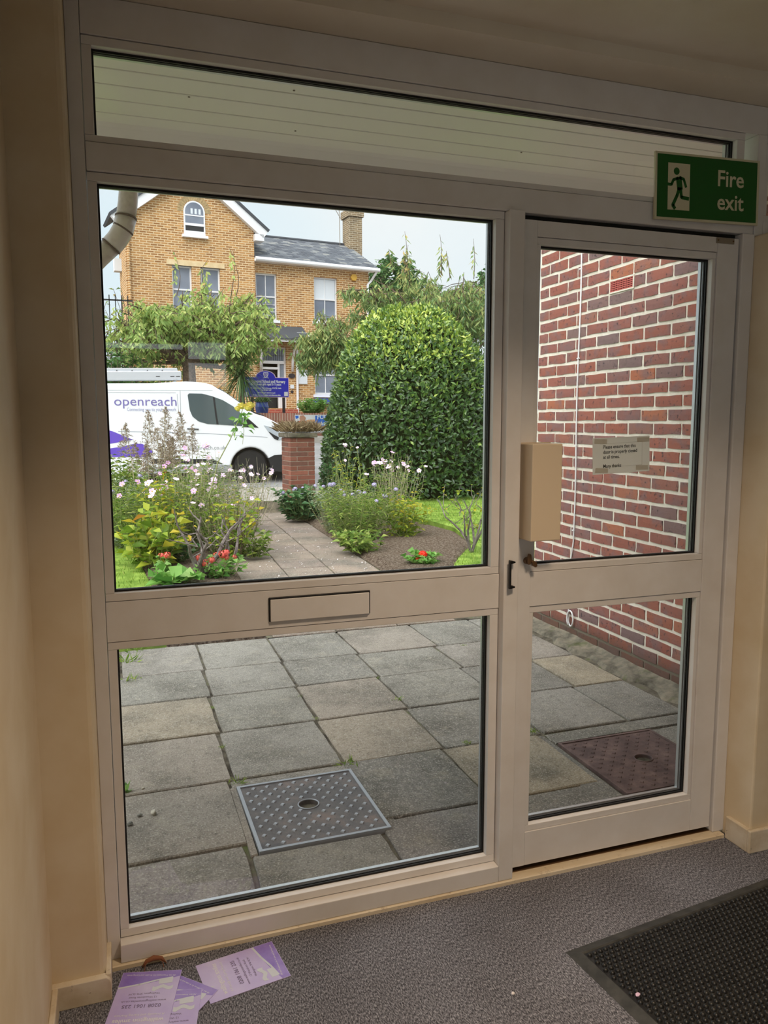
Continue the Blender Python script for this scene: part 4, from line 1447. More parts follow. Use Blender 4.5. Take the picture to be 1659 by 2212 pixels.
# left bed, far to near
plant('border_plant', 'tall grassy green clump at the far left, under the purple van stripe', 'plant', G_(262, 8.6), .4, 1.1, 80, (.11, .018), 26, BL, 101, droop=.4)
plant('border_plant', 'leafy yellow-green clump below the plumes, behind the pink flowers', 'plant', G_(362, 7.6), .34, 1.1, 46, (.1, .022), 26, BL, 102, flowers=[('deep', 5)])
plant('border_plant', 'grey-green bushy clump at the left of the bed with small pale flowers', 'plant', G_(270, 7.0), .38, .95, 80, (.07, .016), 30, BS, 103, flowers=[('lilac', 6)])
for i, (u, y, h, s) in enumerate(((300, 7.3, 1.36, 'left-hand'), (318, 7.8, 1.5, 'second'), (372, 7.6, 1.56, 'tallest'), (398, 8.0, 1.5, 'right-hand'), (345, 8.2, 1.3, 'shorter middle'))):
    # feathery seed plumes
    lab = {'left-hand': 'dry feathery brown plume plant standing leftmost before the van', 'second': 'dry brown plume plant second from the window post, before the van lettering', 'tallest': 'tallest dry brown plume plant, reaching the van lettering', 'right-hand': 'dry brown plume plant beside the van door window', 'shorter middle': 'shorter dry brown plume plant between the taller plumes'}[s]
    rs = np.random.RandomState(200 + i)
    root = empty('plume_plant', G_(u, y), label=lab, cat='plant', group='dry plume plants before the van')
    m = MB()
    P, D = [], []
    for k in range(3):
        b = (rs.normal(0, .09), rs.normal(0, .09), h * (1 if k == 0 else rs.uniform(.75, .93)))
        line = bend(rs, (b[0] * .3, b[1] * .3, 0), b, .03, 7)
        m.tube(line, .0035, 4, caps=False)
        top = np.array(b)
        for q in range(26):
            t = (q / 26) ** .9
            z = top[2] - .36 * t
            w = .02 + .12 * t * (1 - .2 * t)
            for e in range(3):
                a = rs.uniform(0, 2 * PI)
                bp = np.array([top[0], top[1], z])
                ln = bend(rs, bp, bp + np.array([math.cos(a) * w, math.sin(a) * w, .035 - .05 * rs.rand()]), .12, 4)
                m.tube(ln, [.0016, .0014, .0012, .001], 3, caps=False)
                for _ in range(7):
                    tt = rs.rand()
                    P.append(ln[1] + (ln[3] - ln[1]) * tt)
                    D.append([rs.normal(), rs.normal(), rs.normal() + .6])
    m.obj('stems', M['dry_stem'], root, kind='stuff')
    n = len(P)
    link('plume', leaf_mesh('plume', P, D, unit(rs, n), .024 * rs.uniform(.6, 1.3, n), .009, rs.rand(n)), M['plume'], root, kind='stuff')
plant('anemone', 'tall pink anemones on thin stems in the middle of the bed, before the van door', 'plant', G_(428, 7.2), .46, 1.2, 80, (.075, .014), 15, BL, 104, M['dry_stem'], .0028, [('pink', 14), ('deep', 7)])
plant('anemone', 'pink anemones over yellowing leaves to the left, below the plumes', 'plant', G_(340, 6.3), .38, .98, 60, (.09, .03), 13, YL, 105, M['stem'], .0028, [('pink', 9), ('deep', 4)])
plant('anemone', 'pale pink anemones gone to wiry seed stems before the van wheel', 'plant', G_(530, 8.0), .46, 1.06, 120, (.045, .01), 7, BL, 106, M['dry_stem'], .0026, [('pink', 16)])
plant('anemone', 'wiry pale stems with few flowers right of the yellow rose', 'plant', G_(492, 6.9), .38, .86, 84, (.05, .012), 9, YL, 107, M['dry_stem'], .0026, [('pink', 8)])
plant('border_plant', 'pale straw-green feathery mound in the middle of the left bed', 'plant', G_(398, 6.7), .42, 1.06, 110, (.07, .012), 26, BL, 151, M['dry_stem'], .0026, [('pink', 6)])
plant('border_plant', 'loose grey-green mound before the van sill', 'plant', G_(452, 8.4), .46, 1.08, 100, (.07, .014), 24, BS, 152, M['dry_stem'], .0026, [('pink', 5)])
plant('border_plant', 'green feathery mound at the left of the bed, before the grey-green clump', 'plant', G_(300, 6.5), .36, .95, 90, (.075, .014), 28, BL, 153, M['stem'], .0026, [('deep', 4)])
plant('border_plant', 'low straw-coloured mound beside the path, right of the rose', 'plant', G_(475, 6.3), .36, .74, 90, (.06, .012), 22, BL, 154, M['dry_stem'], .0026, [('pink', 5)])
plant('border_plant', 'broad-leaved yellow and green plant at the front left of the bed', 'plant', G_(318, 5.7), .32, .66, 40, (.16, .085), 8, YL, 108, horiz=.25)
plant('border_plant', 'yellowing broad-leaved plant with orange leaves beside the path', 'plant', G_(505, 6.0), .3, .78, 34, (.1, .055), 8, YL, 109, M['bark'], .004, horiz=.3)
plant('border_plant', 'dark green leafy plant under the rose at the bed edge', 'plant', G_(355, 5.9), .34, .3, 40, (.09, .045), 10, M['dark_bed_leaf'], 110, horiz=.3)
plant('border_plant', 'green clump spreading onto the path beside the rose', 'plant', G_(545, 5.9), .2, .34, 24, (.09, .045), 8, BL, 111, horiz=.3)
plant('geranium', 'coral geraniums low down among the rose stems', 'plant', G_(468, 5.0, .0), .3, .25, 26, (.07, .06), 6, M['geranium_leaf'], 112, M['stem'], .004, [('coral', 8)], horiz=.2)
plant('geranium', 'coral geranium at the front of the bed, left of the rose stems', 'plant', G_(350, 5.2, .0), .12, .24, 9, (.06, .05), 4, M['geranium_leaf'], 113, M['stem'], .004, [('coral', 2)], horiz=.2)
plant('border_plant', 'large rounded bright green leaves low at the front of the bed', 'plant', G_(365, 4.75, .0), .24, .15, 15, (.16, .15), 4, M['geranium_leaf'], 114, M['stem'], .004, horiz=.12)


def rose(name, label, loc, h, seed, canes, leafn, wood, blooms=None, spread=.35, hh=None, twigs=5):
    rs = np.random.RandomState(seed)
    root = empty(name, loc, label=label, cat='rose bush')
    P, D = [], []
    for c in range(canes):
        a = 2 * PI * c / canes + rs.uniform(-.4, .4)
        q = rs.uniform(.4, 1) * spread
        k1 = np.array([math.cos(a) * q * .35, math.sin(a) * q * .35, h * rs.uniform(.25, .4)])
        k2 = k1 + np.array([math.cos(a + .8) * q * .4, math.sin(a + .8) * q * .4, h * rs.uniform(.2, .35)])
        k3 = k2 + np.array([math.cos(a - .5) * q * .4, math.sin(a - .5) * q * .4, h * rs.uniform(.2, .35)])
        m = MB()
        m.tube([(0, 0, -.02), tuple(k1 * .5 + rs.normal(0, .012, 3)), tuple(k1), tuple((k1 + k2) / 2 + rs.normal(0, .015, 3)), tuple(k2), tuple(k3)], [wood, wood * .9, wood * .95, wood * .65, wood * .55, wood * .25], 7)
        for t in range(twigs):
            b = k1 + (k3 - k1) * rs.rand()
            e = b + np.array([rs.normal(0, .13), rs.normal(0, .13), rs.uniform(.06, .24)])
            ln = bend(rs, b, e, .1, 4)
            m.tube(ln, [wood * .3, wood * .25, wood * .2, wood * .15], 5)
            for _ in range(leafn):
                P.append(ln[rs.randint(1, 4)])
                D.append([rs.normal(), rs.normal(), rs.normal() * .5])
        m.obj('cane', M['rose_wood'], root)
    if P:
        n = len(P)
        link('foliage', leaf_mesh('foliage', P, D, np.tile([0, 0, 1.0], (n, 1)) + unit(rs, n) * .5, .06 * rs.uniform(.6, 1.2, n), .036, rs.rand(n), .15, .2), M['yellow_leaf'], root, kind='stuff')
    return root
rose('rose_bush', 'gnarled grey rose bush at the front of the left bed', G_(432, 4.95), .6, 31, 4, 1, .024, spread=.4, twigs=3)
rose('rose_bush', 'second grey woody rose bush, nearer the path', G_(492, 5.3), .56, 32, 3, 1, .018, spread=.3, twigs=3)
rose('rose_bush', 'sparse rose bush with yellow leaves at the right-hand edge of the bed', G_(1020, 5.4), .66, 33, 6, 3, .013, spread=.42)
# the long arching cane with yellow roses
yr = empty('yellow_rose', G_(455, 6.6), label='yellow roses on one long arching cane before the van windscreen', cat='rose')
y0 = Vector(yr.location)
pts = [Vector((0, 0, 0))] + [at(u, v, 7.6) - y0 for u, v in ((452, 1075), (470, 1000), (497, 950), (512, 915), (524, 885))]
MB().tube(pts, [.008, .007, .006, .005, .0045, .004], 6).obj('cane', M['stem'], yr)
MB().tube([at(524, 960, 7.6) - y0, at(527, 930, 7.6) - y0, at(522, 900, 7.6) - y0], [.002, .0025, .003], 5).obj('cane', M['stem'], yr)
for u, v, s in ((522, 880, 1.0), (541, 878, .98), (511, 886, .72), (534, 885, .8)):
    o = link('flower', FL['rose'], None, yr)
    o.location = at(u, v, 7.6) - y0
    o.rotation_euler = (.75, .1 * s, s * 3)
    o.scale = (s, s, s)
rs = np.random.RandomState(77)
P = np.array([tuple(at(rs.uniform(508, 540), rs.uniform(888, 940), 7.6) - y0) for _ in range(26)] + [tuple(at(rs.uniform(496, 520), rs.uniform(925, 952), 7.6) - y0) for _ in range(7)])
n = len(P)
link('foliage', leaf_mesh('foliage', P, unit(rs, n) * [1, 1, .5], unit(rs, n) + [0, -.4, .6], .075, .045, rs.rand(n)), M['geranium_leaf'], yr, kind='stuff')

# right bed
plant('border_plant', 'dark green clump with lilac flowers at the foot of the brick pillar', 'plant', G_(650, 8.7), .42, .56, 60, (.13, .06), 12, M['dark_bed_leaf'], 121, flowers=[('lilac', 8)], horiz=.3)
plant('anemone', 'pink anemones standing tall before the round hedge', 'plant', G_(850, 7.5), .42, 1.16, 80, (.07, .013), 16, BL, 122, M['dry_stem'], .003, [('pink', 16), ('deep', 6)])
plant('border_plant', 'tall thin yellow-green stems by the pillar, before the hedge', 'plant', G_(745, 8.1), .3, 1.3, 28, (.06, .016), 16, YL, 123, M['stem'], .004, [('pink', 4)])
plant('border_plant', 'feathery yellow-green mound in the middle of the right-hand bed', 'plant', G_(770, 6.7), .5, .8, 150, (.075, .014), 22, BL, 124, flowers=[('lilac', 7)])
plant('border_plant', 'grey-green mound with small lilac flowers between pillar clump and anemones', 'plant', G_(725, 7.4), .38, .78, 80, (.06, .012), 22, BS, 125, flowers=[('lilac', 8)])
plant('border_plant', 'low leafy green plant spilling towards the path from the right bed', 'plant', G_(775, 5.9), .32, .28, 40, (.1, .042), 9, BL, 126, horiz=.3)
plant('border_plant', 'yellow-leaved plant at the lawn edge of the right bed', 'plant', G_(875, 6.7), .36, .62, 50, (.09, .035), 11, YL, 127)
plant('geranium', 'scarlet geranium with pale green leaves at the front of the right bed', 'plant', G_(915, 4.95, .0), .2, .15, 26, (.075, .07), 5, M['geranium_leaf'], 128, M['stem'], .004, [], horiz=.15)
gz = bpy.data.objects['geranium.002'] if 'geranium.002' in bpy.data.objects else None
for u, v, s in ((913, 1198, 1.0), (903, 1206, .55)):
    o = link('flower', FL['red'], None, gz)
    o.location = aty(u, v, 4.95) - Vector(gz.location)
    o.scale = (s, s, s)

# ---- clipped dome hedge
hc = at(886, 905, 14.0)
hc.z = .1
hedge = empty('hedge', hc, label='large clipped dome-shaped evergreen bush on the lawn', cat='bush')
HR, HH = 1.6, 3.28
def dome(phi, th):
    """phi round the axis, th from 0 (top) to pi/2 (ground)"""
    e = 2.35
    s, c = math.sin(th), math.cos(th)
    k = (abs(s) ** e + abs(c) ** e) ** (-1 / e)
    return s * k, c * k
rs = np.random.RandomState(9)
m = MB()
nu, nv = 40, 18
for j in range(nv + 1):
    s, c = dome(0, PI / 2 * j / nv)
    low = 1 - .1 * max(0, (.12 - c) / .12)
    for i in range(nu):
        a = 2 * PI * i / nu
        b = .9 * low * (1 + .02 * math.sin(3 * a + 5 * c))
        m.v.append((HR * s * b * math.cos(a), HR * s * b * math.sin(a), HH * c * .955))
for j in range(nv):
    for i in range(nu):
        m.f.append((j * nu + i, (j + 1) * nu + i, (j + 1) * nu + (i + 1) % nu, j * nu + (i + 1) % nu))
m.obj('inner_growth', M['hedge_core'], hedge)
n = 28000
ph = rs.uniform(0, 2 * PI, n)
th = np.arccos(rs.uniform(0, 1, n) ** .8)
S_, C_ = np.sin(th), np.cos(th)
k = (S_ ** 2.35 + C_ ** 2.35) ** (-1 / 2.35)
S_, C_ = S_ * k, C_ * k
jit = 1 - np.abs(rs.normal(0, .035, n)) + .02 * np.sin(3 * ph + 5 * C_)
P = np.c_[HR * S_ * np.cos(ph) * jit, HR * S_ * np.sin(ph) * jit, HH * C_ * jit]
P[:, 2] = np.maximum(P[:, 2], .02)
NO = np.c_[S_ * np.cos(ph) / HR, S_ * np.sin(ph) / HR, C_ / HH * 1.6]
NO /= np.linalg.norm(NO, axis=1)[:, None]
D = unit(rs, n) + NO * .55 + [0, 0, .35]
young_lit = rs.rand(n) * .62 + .5 * np.clip(C_ ** 2.6 * rs.uniform(.5, 1.3, n) * 1.7, 0, 1) + .25 * (rs.rand(n) < .06)  # young growth and top light both put into the leaf tone, rising upward
link('foliage', leaf_mesh('foliage', P, D, NO + unit(rs, n) * .6, .105 * rs.uniform(.65, 1.2, n), .046 * rs.uniform(.7, 1.2, n), np.clip(young_lit, 0, 1), .18), M['hedge'], hedge, kind='stuff')

# ---- low step and pavement, brick gate pillar
A6 = math.radians(6.5)
step = struct('pavement', M['pavement'], (-14, 2.62, 10.0, 12.55, -.3, .154), (2.62, 20, 10.25, 12.55, -.3, .154))
ob('kerb', M['concrete'], step, (-14, 2.6, 9.94, 10.0, -.2, .156), bevel=.006)
m = MB()
m.add([(-30, 12.5, .16), (30, 12.5, .16), (30, 18.3, .95), (-30, 18.3, .95), (-30, 12.5, -.3), (30, 12.5, -.3), (30, 18.3, -.3), (-30, 18.3, -.3)], [(0, 1, 2, 3), (0, 4, 5, 1), (1, 5, 6, 2), (2, 6, 7, 3), (3, 7, 4, 0)])
m.obj('road', M['asphalt'], kind='structure')
pc = at(627, 955, 12.1)
gp_ = empty('gate_pillar', (pc.x, pc.y, -.05), math.radians(8), label='square red brick gate pillar with a stone cap at the end of the path', cat='pillar')
PW = .41
ob('mortar_core', M['pillar_mortar'], gp_, (.006, PW - .006, .006, PW - .006, 0, 1.19))
bl_, bw_ = .292, .108
for c in range(16):
    z0 = .005 + c * .0745
    sets = [((0, bl_), (0, bw_)), ((bl_ + .01, PW), (0, bl_)), ((PW - bl_, PW), (PW - bw_, PW)), ((0, bw_), (PW - bl_, PW))]
    if c % 2:
        sets = [((PW - y1, PW - y0), (x0, x1)) for (x0, x1), (y0, y1) in [((a, b), (d, e)) for (a, b), (d, e) in sets]]
        sets = [((PW - a1, PW - a0), b) for (a0, a1), b in [((0, bl_), (0, bw_)), ((bl_ + .01, PW), (0, bl_)), ((PW - bl_, PW), (PW - bw_, PW)), ((0, bw_), (PW - bl_, PW))]]
    for (x0, x1), (y0, y1) in sets:
        ob('brick', M['pillar_brick'], gp_, (x0 + .001, x1 - .001, y0 + .001, y1 - .001, z0, z0 + .064), bevel=.003)
ob('cap_stone', M['concrete'], gp_, (-.04, PW + .04, -.04, PW + .04, 1.195, 1.265), bevel=.012)
rs = np.random.RandomState(15)
n = 1900
P = np.c_[rs.uniform(-.06, PW + .06, n), rs.uniform(-.06, PW + .06, n), rs.uniform(0, .05, n)]
D = unit(rs, n) * .75
D[:, 2] = np.abs(D[:, 2]) + .45
dg = link('dry_grass', leaf_mesh('dry_grass', P, D, unit(rs, n), .26 * rs.uniform(.4, 1.1, n), .006, rs.rand(n), 0, .25), M['straw'], None, 'mound of dry straw-coloured growth on top of the gate pillar', 'grass', None, 'stuff')
dg.location = (pc.x, pc.y, 1.212)
dg.rotation_euler = (0, 0, math.radians(8))
plant('ivy', 'dark ivy trailing beside the gate pillar, below the hedge', 'plant', Vector((at(722, 1010, 12.6).x, at(722, 1010, 12.6).y, .05)), .26, .8, 60, (.08, .055), 14, M['dark_bed_leaf'], 131, M['bark'])

# ================================================================== the street: van
VY, VZ = 12.8, .19
van = empty('van', (0, VY, VZ), label='white panel van with purple lettering and a roof rack parked at the kerb', cat='van')
def vp(u, v):
    p = aty(u, v, VY)
    return (p.x, p.z - VZ)
def c2(x, y):
    return vp(400 + x / 6.9125, 800 + y / 6.9125)
def c1(x, y):
    return vp(230 + x / 8.295, 780 + y / 8.295)
def flat(name, pts, mt_, parent=van, y0=-.006, y1=.01, bevel=0):
    if sum(a[0] * b[1] - b[0] * a[1] for a, b in zip(pts, pts[1:] + pts[:1])) < 0:
        pts = pts[::-1]
    return MB().prism(pts, y0, y1).obj(name, mt_, parent, bevel=bevel)
WX, WZ, WR = 2.405, .325, .385
arch = [(WX + WR * math.cos(a), WZ + WR * math.sin(a)) for a in np.linspace(-.2, PI + .2, 15)]
RX = WX - 2.93
arch2 = [(RX + WR * math.cos(a), WZ + WR * math.sin(a)) for a in np.linspace(-.2, PI + .2, 15)]
outline = [(-1.62, .28)] + [q for q in reversed(arch2)] + [q for q in reversed(arch)] + [(3.2, .22), (3.33, .36), (3.36, .62), (3.33, .86), (3.24, .98),
           c2(1470, 850), c2(1330, 760), c2(1190, 690), c2(1050, 648), c2(990, 615), c2(810, 478), c2(610, 335), c2(490, 272), c2(400, 215), c2(300, 188), c2(150, 172), c2(0, 166), c1(800, 395), c1(60, 400), (-1.35, 1.93), (-1.58, 1.86), (-1.63, 1.7), (-1.66, .9)]
outline = outline[:1] + [p for p in outline[1:]]
body = MB().prism(outline, 0, 1.96).obj('body', M['van_white'], van, bevel=.035, segs=3)
ob('underbody', M['van_black'], van, (-1.5, 3.15, .25, 1.7, .16, .75))
flat('side_window', [c2(*q) for q in ((36, 370), (58, 344), (250, 348), (400, 385), (560, 445), (720, 540), (830, 640), (868, 735), (850, 832), (330, 800), (200, 762), (110, 690), (70, 600))], M['van_glass'])
flat('window_bar', [c2(*q) for q in ((412, 395), (440, 402), (478, 690), (500, 810), (470, 808), (450, 690))], M['van_black'], y0=-.008)
flat('quarter_panel', [c2(*q) for q in ((878, 662), (1095, 856), (860, 846), (872, 760))], M['van_black'])
# windscreen and bonnet cowl lie on the sloping front
def slope(name, a, b, ya, yb, mt_, lift=.012):
    a, b = Vector((a[0], 0, a[1])), Vector((b[0], 0, b[1]))
    n_ = Vector((-(b - a).z, 0, (b - a).x)).normalized()
    if n_.z < 0:
        n_ = -n_
    m = MB()
    P_ = [a + n_ * .002, b + n_ * .002, b + n_ * lift, a + n_ * lift]
    m.add([(p.x, y, p.z) for y in (ya, yb) for p in P_], [(0, 1, 2, 3), (7, 6, 5, 4), (0, 4, 5, 1), (1, 5, 6, 2), (2, 6, 7, 3), (3, 7, 4, 0)])
    return m.obj(name, mt_, van)
slope('windscreen', c2(505, 283), c2(960, 592), .07, 1.89, M['van_glass'], .03)
slope('cowl', c2(1005, 622), c2(1190, 690), .12, 1.84, M['van_black'], .022)
flat('headlamp', [c2(*q) for q in ((1172, 820), (1290, 848), (1400, 930), (1440, 1030), (1385, 1045), (1330, 1022), (1240, 915))], M['lamp_lens'], y0=-.008, y1=.06)
flat('headlamp_surround', [c2(*q) for q in ((1240, 915), (1330, 1022), (1385, 1045), (1400, 1000), (1320, 960), (1275, 930))], M['van_black'], y0=-.012, y1=.06)
flat('bumper', [c2(*q) for q in ((1240, 1312), (1330, 1266), (1430, 1258))] + [(3.37, c2(1430, 1258)[1]), (3.375, .3), (3.2, .2)] + [c2(1290, 1500), c2(1270, 1400)], M['van_black'], y0=-.01, y1=1.97)
flat('rocker_shade', [c2(*q) for q in ((-500, 1440), (690, 1410), (700, 1500), (-500, 1520))], M['van_grey'], y0=-.012)  # grey strip: shade on the lower rocker, put in as colour
flat('side_moulding', [c2(*q) for q in ((-500, 1325), (420, 1325), (560, 1395), (-500, 1395))], M['van_black'], y0=-.014)
flat('door_handle', [c2(*q) for q in ((30, 866), (200, 872), (200, 886), (30, 880))], M['van_black'], y0=-.02)
flat('shut_line', [c1(*q) for q in ((1314, 525), (1322, 525), (1345, 1250), (1336, 1250))], M['van_line'], y0=-.002)
flat('shut_line', [c1(*q) for q in ((-700, 516), (1900, 524), (1900, 530), (-700, 522))], M['van_line'], y0=-.002)
flat('shut_line', [c1(*q) for q in ((-700, 558), (1240, 566), (1240, 573), (-700, 565))], M['van_line'], y0=-.002)
flat('shut_line', [c1(*q) for q in ((1262, 590), (1270, 590), (1300, 960), (1292, 960))], M['van_line'], y0=-.002)
flat('body_crease', [c2(*q) for q in ((-1000, 905), (350, 940), (1230, 996), (1230, 1002), (350, 949), (-1000, 916))], M['van_line'], y0=-.002)
for nm, x in (('wheel', WX), ('wheel', RX)):
    w = empty('wheel', (x, .06, WZ), parent=van)
    m = MB().lathe([(.2, 0), (.3, .0), (.328, .03), (.328, .19), (.3, .22), (.2, .22)], seg=36)
    m.v = [(a, b_, c) for a, c, b_ in m.v]
    m.obj('tyre', M['tyre'], w, smooth=False)
    m = MB().lathe([(.205, .02), (.205, .05), (.06, .03), (.05, .01), (.02, .005)], seg=24)
    m.v = [(a, b_ - .012, c) for a, c, b_ in m.v]
    m.obj('rim', M['rim'], w)
# vinyl graphics
flat('purple_swoosh', [c1(*q) for q in ((-900, 1000), (100, 1255), (480, 1410), (90, 1478), (-900, 1600))], M['purple'], y0=-.003)
flat('purple_swoosh', [c1(*q) for q in ((-300, 1620), (290, 1530), (500, 1480), (640, 1482), (740, 1540), (840, 1625), (700, 1720), (-300, 1720))], M['purple'], y0=-.003)
def fit_text(body_, mt_, parent, p0, p1, y, size, bold=0):
    """lettering stretched to run from p0 to p1 (x, z)"""
    o = text(body_, mt_, parent, (p0[0], y, p0[1]), FACE, size, ext=.0008, bold=bold)
    w = max(v.co.x for v in o.data.vertices) - min(v.co.x for v in o.data.vertices)
    o.scale = ((p1[0] - p0[0]) / w, 1, 1)
    return o
fit_text('openreach', M['purple_text'], van, c1(130, 795), c1(1248, 795), -.004, .235)
fit_text('Connecting you to your network', M['pale_text'], van, c1(365, 892), c1(1248, 892), -.004, .088)
fit_text('openreach.co.uk', M['van_grey'], van, c2(60, 1185), c2(605, 1185), -.004, .1)
# ladder tube on the roof
rk = flat('roof_rack', [c1(*q) for q in ((-1300, 112), (1275, 118), (1290, 178), (-1300, 178))], M['alu'], y0=.12, y1=.3, bevel=.008)
flat('ladder_tube', [c1(*q) for q in ((-1300, 182), (1330, 172), (1350, 190), (1350, 335), (-1300, 345))], M['alu'], rk, y0=.08, y1=.34, bevel=.03)
for x in (890, 1150, 1250):
    flat('slot', [c1(*q) for q in ((x, 266), (x + 72, 266), (x + 72, 276), (x, 276))], M['van_black'], rk, y0=.076, y1=.09)
for x in (185, 460, 737, 1005):
    flat('stud', [c1(*q) for q in ((x - 12, 170), (x + 12, 170), (x, 148))], M['van_black'], rk, y0=.112, y1=.13)
flat('rack_foot', [c1(*q) for q in ((1180, 455), (1295, 455), (1280, 390), (1235, 320), (1190, 380))], M['van_grey'], rk, y0=.1, y1=.26)
flat('rack_foot', [(-1.2, 1.88), (-1.06, 1.88), (-1.09, 2.02), (-1.16, 2.02)], M['van_grey'], rk, y0=.1, y1=.26)

# ================================================================== far side of the street
def plane_pt(u, v, org, ang, off=0.0):
    e = Vector((math.cos(ang), math.sin(ang), 0))
    n_ = Vector((-e.y, e.x, 0))
    r = ray(u, v)
    t = ((org - CAM).dot(n_) + off) / r.dot(n_)
    p = CAM + r * t
    return ((p - org).dot(e), p.z)
FO = at(600, 893, 21)
FO.z = 0
def fp(u, v):
    return plane_pt(u, v, FO, A6)
fw = empty('wall_garden_far', FO, A6, kind='structure')
ob('brickwork', M['far_brick'], fw, (-16, 14, 0, .24, .2, 1.40))
ob('coping_course', M['soldier_brick'], fw, (-16, 14, -.015, .255, 1.40, 1.61))
ob('footway', M['pavement'], fw, (-16, 14, -1.6, .0, .3, .98))
terr = struct('terrace', M['soil'], (-20, 40, 19.6, 60, .2, 1.58))
# banner on the far wall
ba = empty('banner', FO, A6, label='school banner with a blue panel fixed to the far garden wall', cat='banner')
s0, z1_ = fp(636, 896)
s1, z0_ = fp(712, 934)
ob('sheet', M['banner_grey'], ba, (s0, s1 + .5, -.03, -.018, z0_, z1_))
def bq(name, mt_, pts, y=-.034):
    pp = [fp(*q) for q in pts]
    if sum(a[0] * b[1] - b[0] * a[1] for a, b in zip(pp, pp[1:] + pp[:1])) < 0:
        pp = pp[::-1]
    return MB().prism(pp, y, -.03).obj(name, mt_, ba)
bq('blue_panel', M['banner_blue'], [(680, 898), (740, 898), (740, 927), (680, 927)])
bq('red_print', M['banner_red'], [(637, 921), (641, 911), (650, 908), (662, 911), (668, 926), (665, 931), (656, 930), (650, 922), (642, 930)])
bq('brown_print', M['banner_skin'], [(647, 898), (655, 897), (660, 903), (657, 910), (650, 911), (646, 905)], -.036)
bq('blue_print', M['banner_blue'], [(637, 898), (644, 898), (644, 903), (638, 905)])
bq('tan_print', M['banner_wood'], [(661, 907), (680, 906), (680, 911), (661, 912)])
for s, u, v, h in (('FULL', 684, 905, .17), ('AGE', 690, 919, .15), ('(Years', 685, 926, .12)):
    q = fp(u, v)
    text(s, M['white_plastic'], ba, (q[0], -.037, q[1]), FACE, h, ext=.001, bold=.003)

# ---- school sign board on two posts
SO = at(573, 857, 21.9)
SO.z = 0
def spt(u, v):
    return plane_pt(u, v, SO, A6)
ss = empty('school_sign', SO, A6, label='royal blue arched school sign board on two dark posts', cat='sign')
def c3(x, y):
    return spt(515 + x / 8.195, 690 + y / 8.195)
def arch_board(i):
    l, r, b, t = c3(80, 1195)[0] + i, c3(890, 1195)[0] - i, c3(480, 1378)[1] + i, c3(480, 1022)[1] - i
    ax0, ax1, az = c3(300, 1010)[0] + i, c3(655, 1010)[0] - i, c3(480, 905)[1] - i
    cx = (ax0 + ax1) / 2
    return [(l, b), (r, b), (r, t), (ax1, t)] + [(cx + (ax1 - cx) * math.cos(a), t + (az - t) * math.sin(a)) for a in np.linspace(.15, PI - .15, 11)] + [(ax0, t), (l, t)]
MB().prism(arch_board(0), -.02, .02).obj('board_edge', M['sign_edge'], ss)
MB().prism(arch_board(.018), -.026, -.02).obj('board', M['sign_blue'], ss)
for x in (245, 805):
    s = c3(x, 1400)[0]
    ob('post', M['sign_post'], ss, (s - .035, s + .035, -.015, .05, 1.2, c3(x, 1380)[1] + .3))
def sline(body_, x0, x1, y, h, bold=.002):
    fit_text(body_, M['white_plastic'], ss, c3(x0, y), c3(x1, y), -.028, h, bold)
sline('Collingwood School and Nursery', 140, 825, 1115, .115, .004)
sline('for boys and girls aged 3-11 years', 215, 752, 1162, .085, .003)
sline('Headmaster: BA (Hons), PGCE, MA', 213, 755, 1222, .05)
sline('Tel: 020 8647 4607', 398, 580, 1262, .05)
sline('www.collingwoodschool.org.uk', 330, 652, 1306, .05)
sline('Full time nursery, breakfast and afternoon clubs', 238, 742, 1346, .045)
for x0, x1 in ((105, 178), (805, 870)):
    MB().prism([c3(x0, 1355), c3(x1, 1355), c3(x1, 1283), c3(x0, 1283)], -.028, -.026).obj('white_label', M['white_plastic'], ss)
cr = MB().prism([c3(*q) for q in ((435, 975), (450, 1015), (480, 1030), (510, 1015), (525, 975), (523, 938), (437, 938))], -.028, -.026).obj('crest', M['white_plastic'], ss)
MB().prism([c3(*q) for q in ((447, 975), (458, 1003), (480, 1016), (502, 1003), (513, 975), (511, 950), (449, 950))], -.03, -.028).obj('crest_shield', M['purple'], cr)
MB().prism([c3(*q) for q in ((420, 1042), (450, 1028), (510, 1028), (540, 1042), (510, 1038), (450, 1038))], -.031, -.0285).obj('crest_scroll', M['white_plastic'], cr)
o_ = text('CS', M['white_plastic'], cr, (c3(456, 996)[0], -.031, c3(456, 996)[1]), FACE, .075, ext=.0008, bold=.002)

# ================================================================== the house opposite
HO = at(548, 700, 27)
HO.z = 0
house = empty('house', HO, A6, label='yellow brick house with a gable, slate roof and white sash windows across the street', cat='house')
def hw_(u, v):
    return plane_pt(u, v, HO, A6)


def holed(name, mt_, s0, s1, z0, z1, holes_, y0=0.0, th=.22):
    m = MB()
    xs_ = sorted({s0, s1} | {h[0] for h in holes_} | {h[1] for h in holes_})
    zs_ = sorted({z0, z1} | {h[2] for h in holes_} | {h[3] for h in holes_})
    for a, b in zip(xs_, xs_[1:]):
        for c, d in zip(zs_, zs_[1:]):
            if not any(h[0] <= a + 1e-6 and b <= h[1] + 1e-6 and h[2] <= c + 1e-6 and d <= h[3] + 1e-6 for h in holes_):
                m.box(a, b, y0, y0 + th, c, d)
    return m.obj(name, mt_, house)


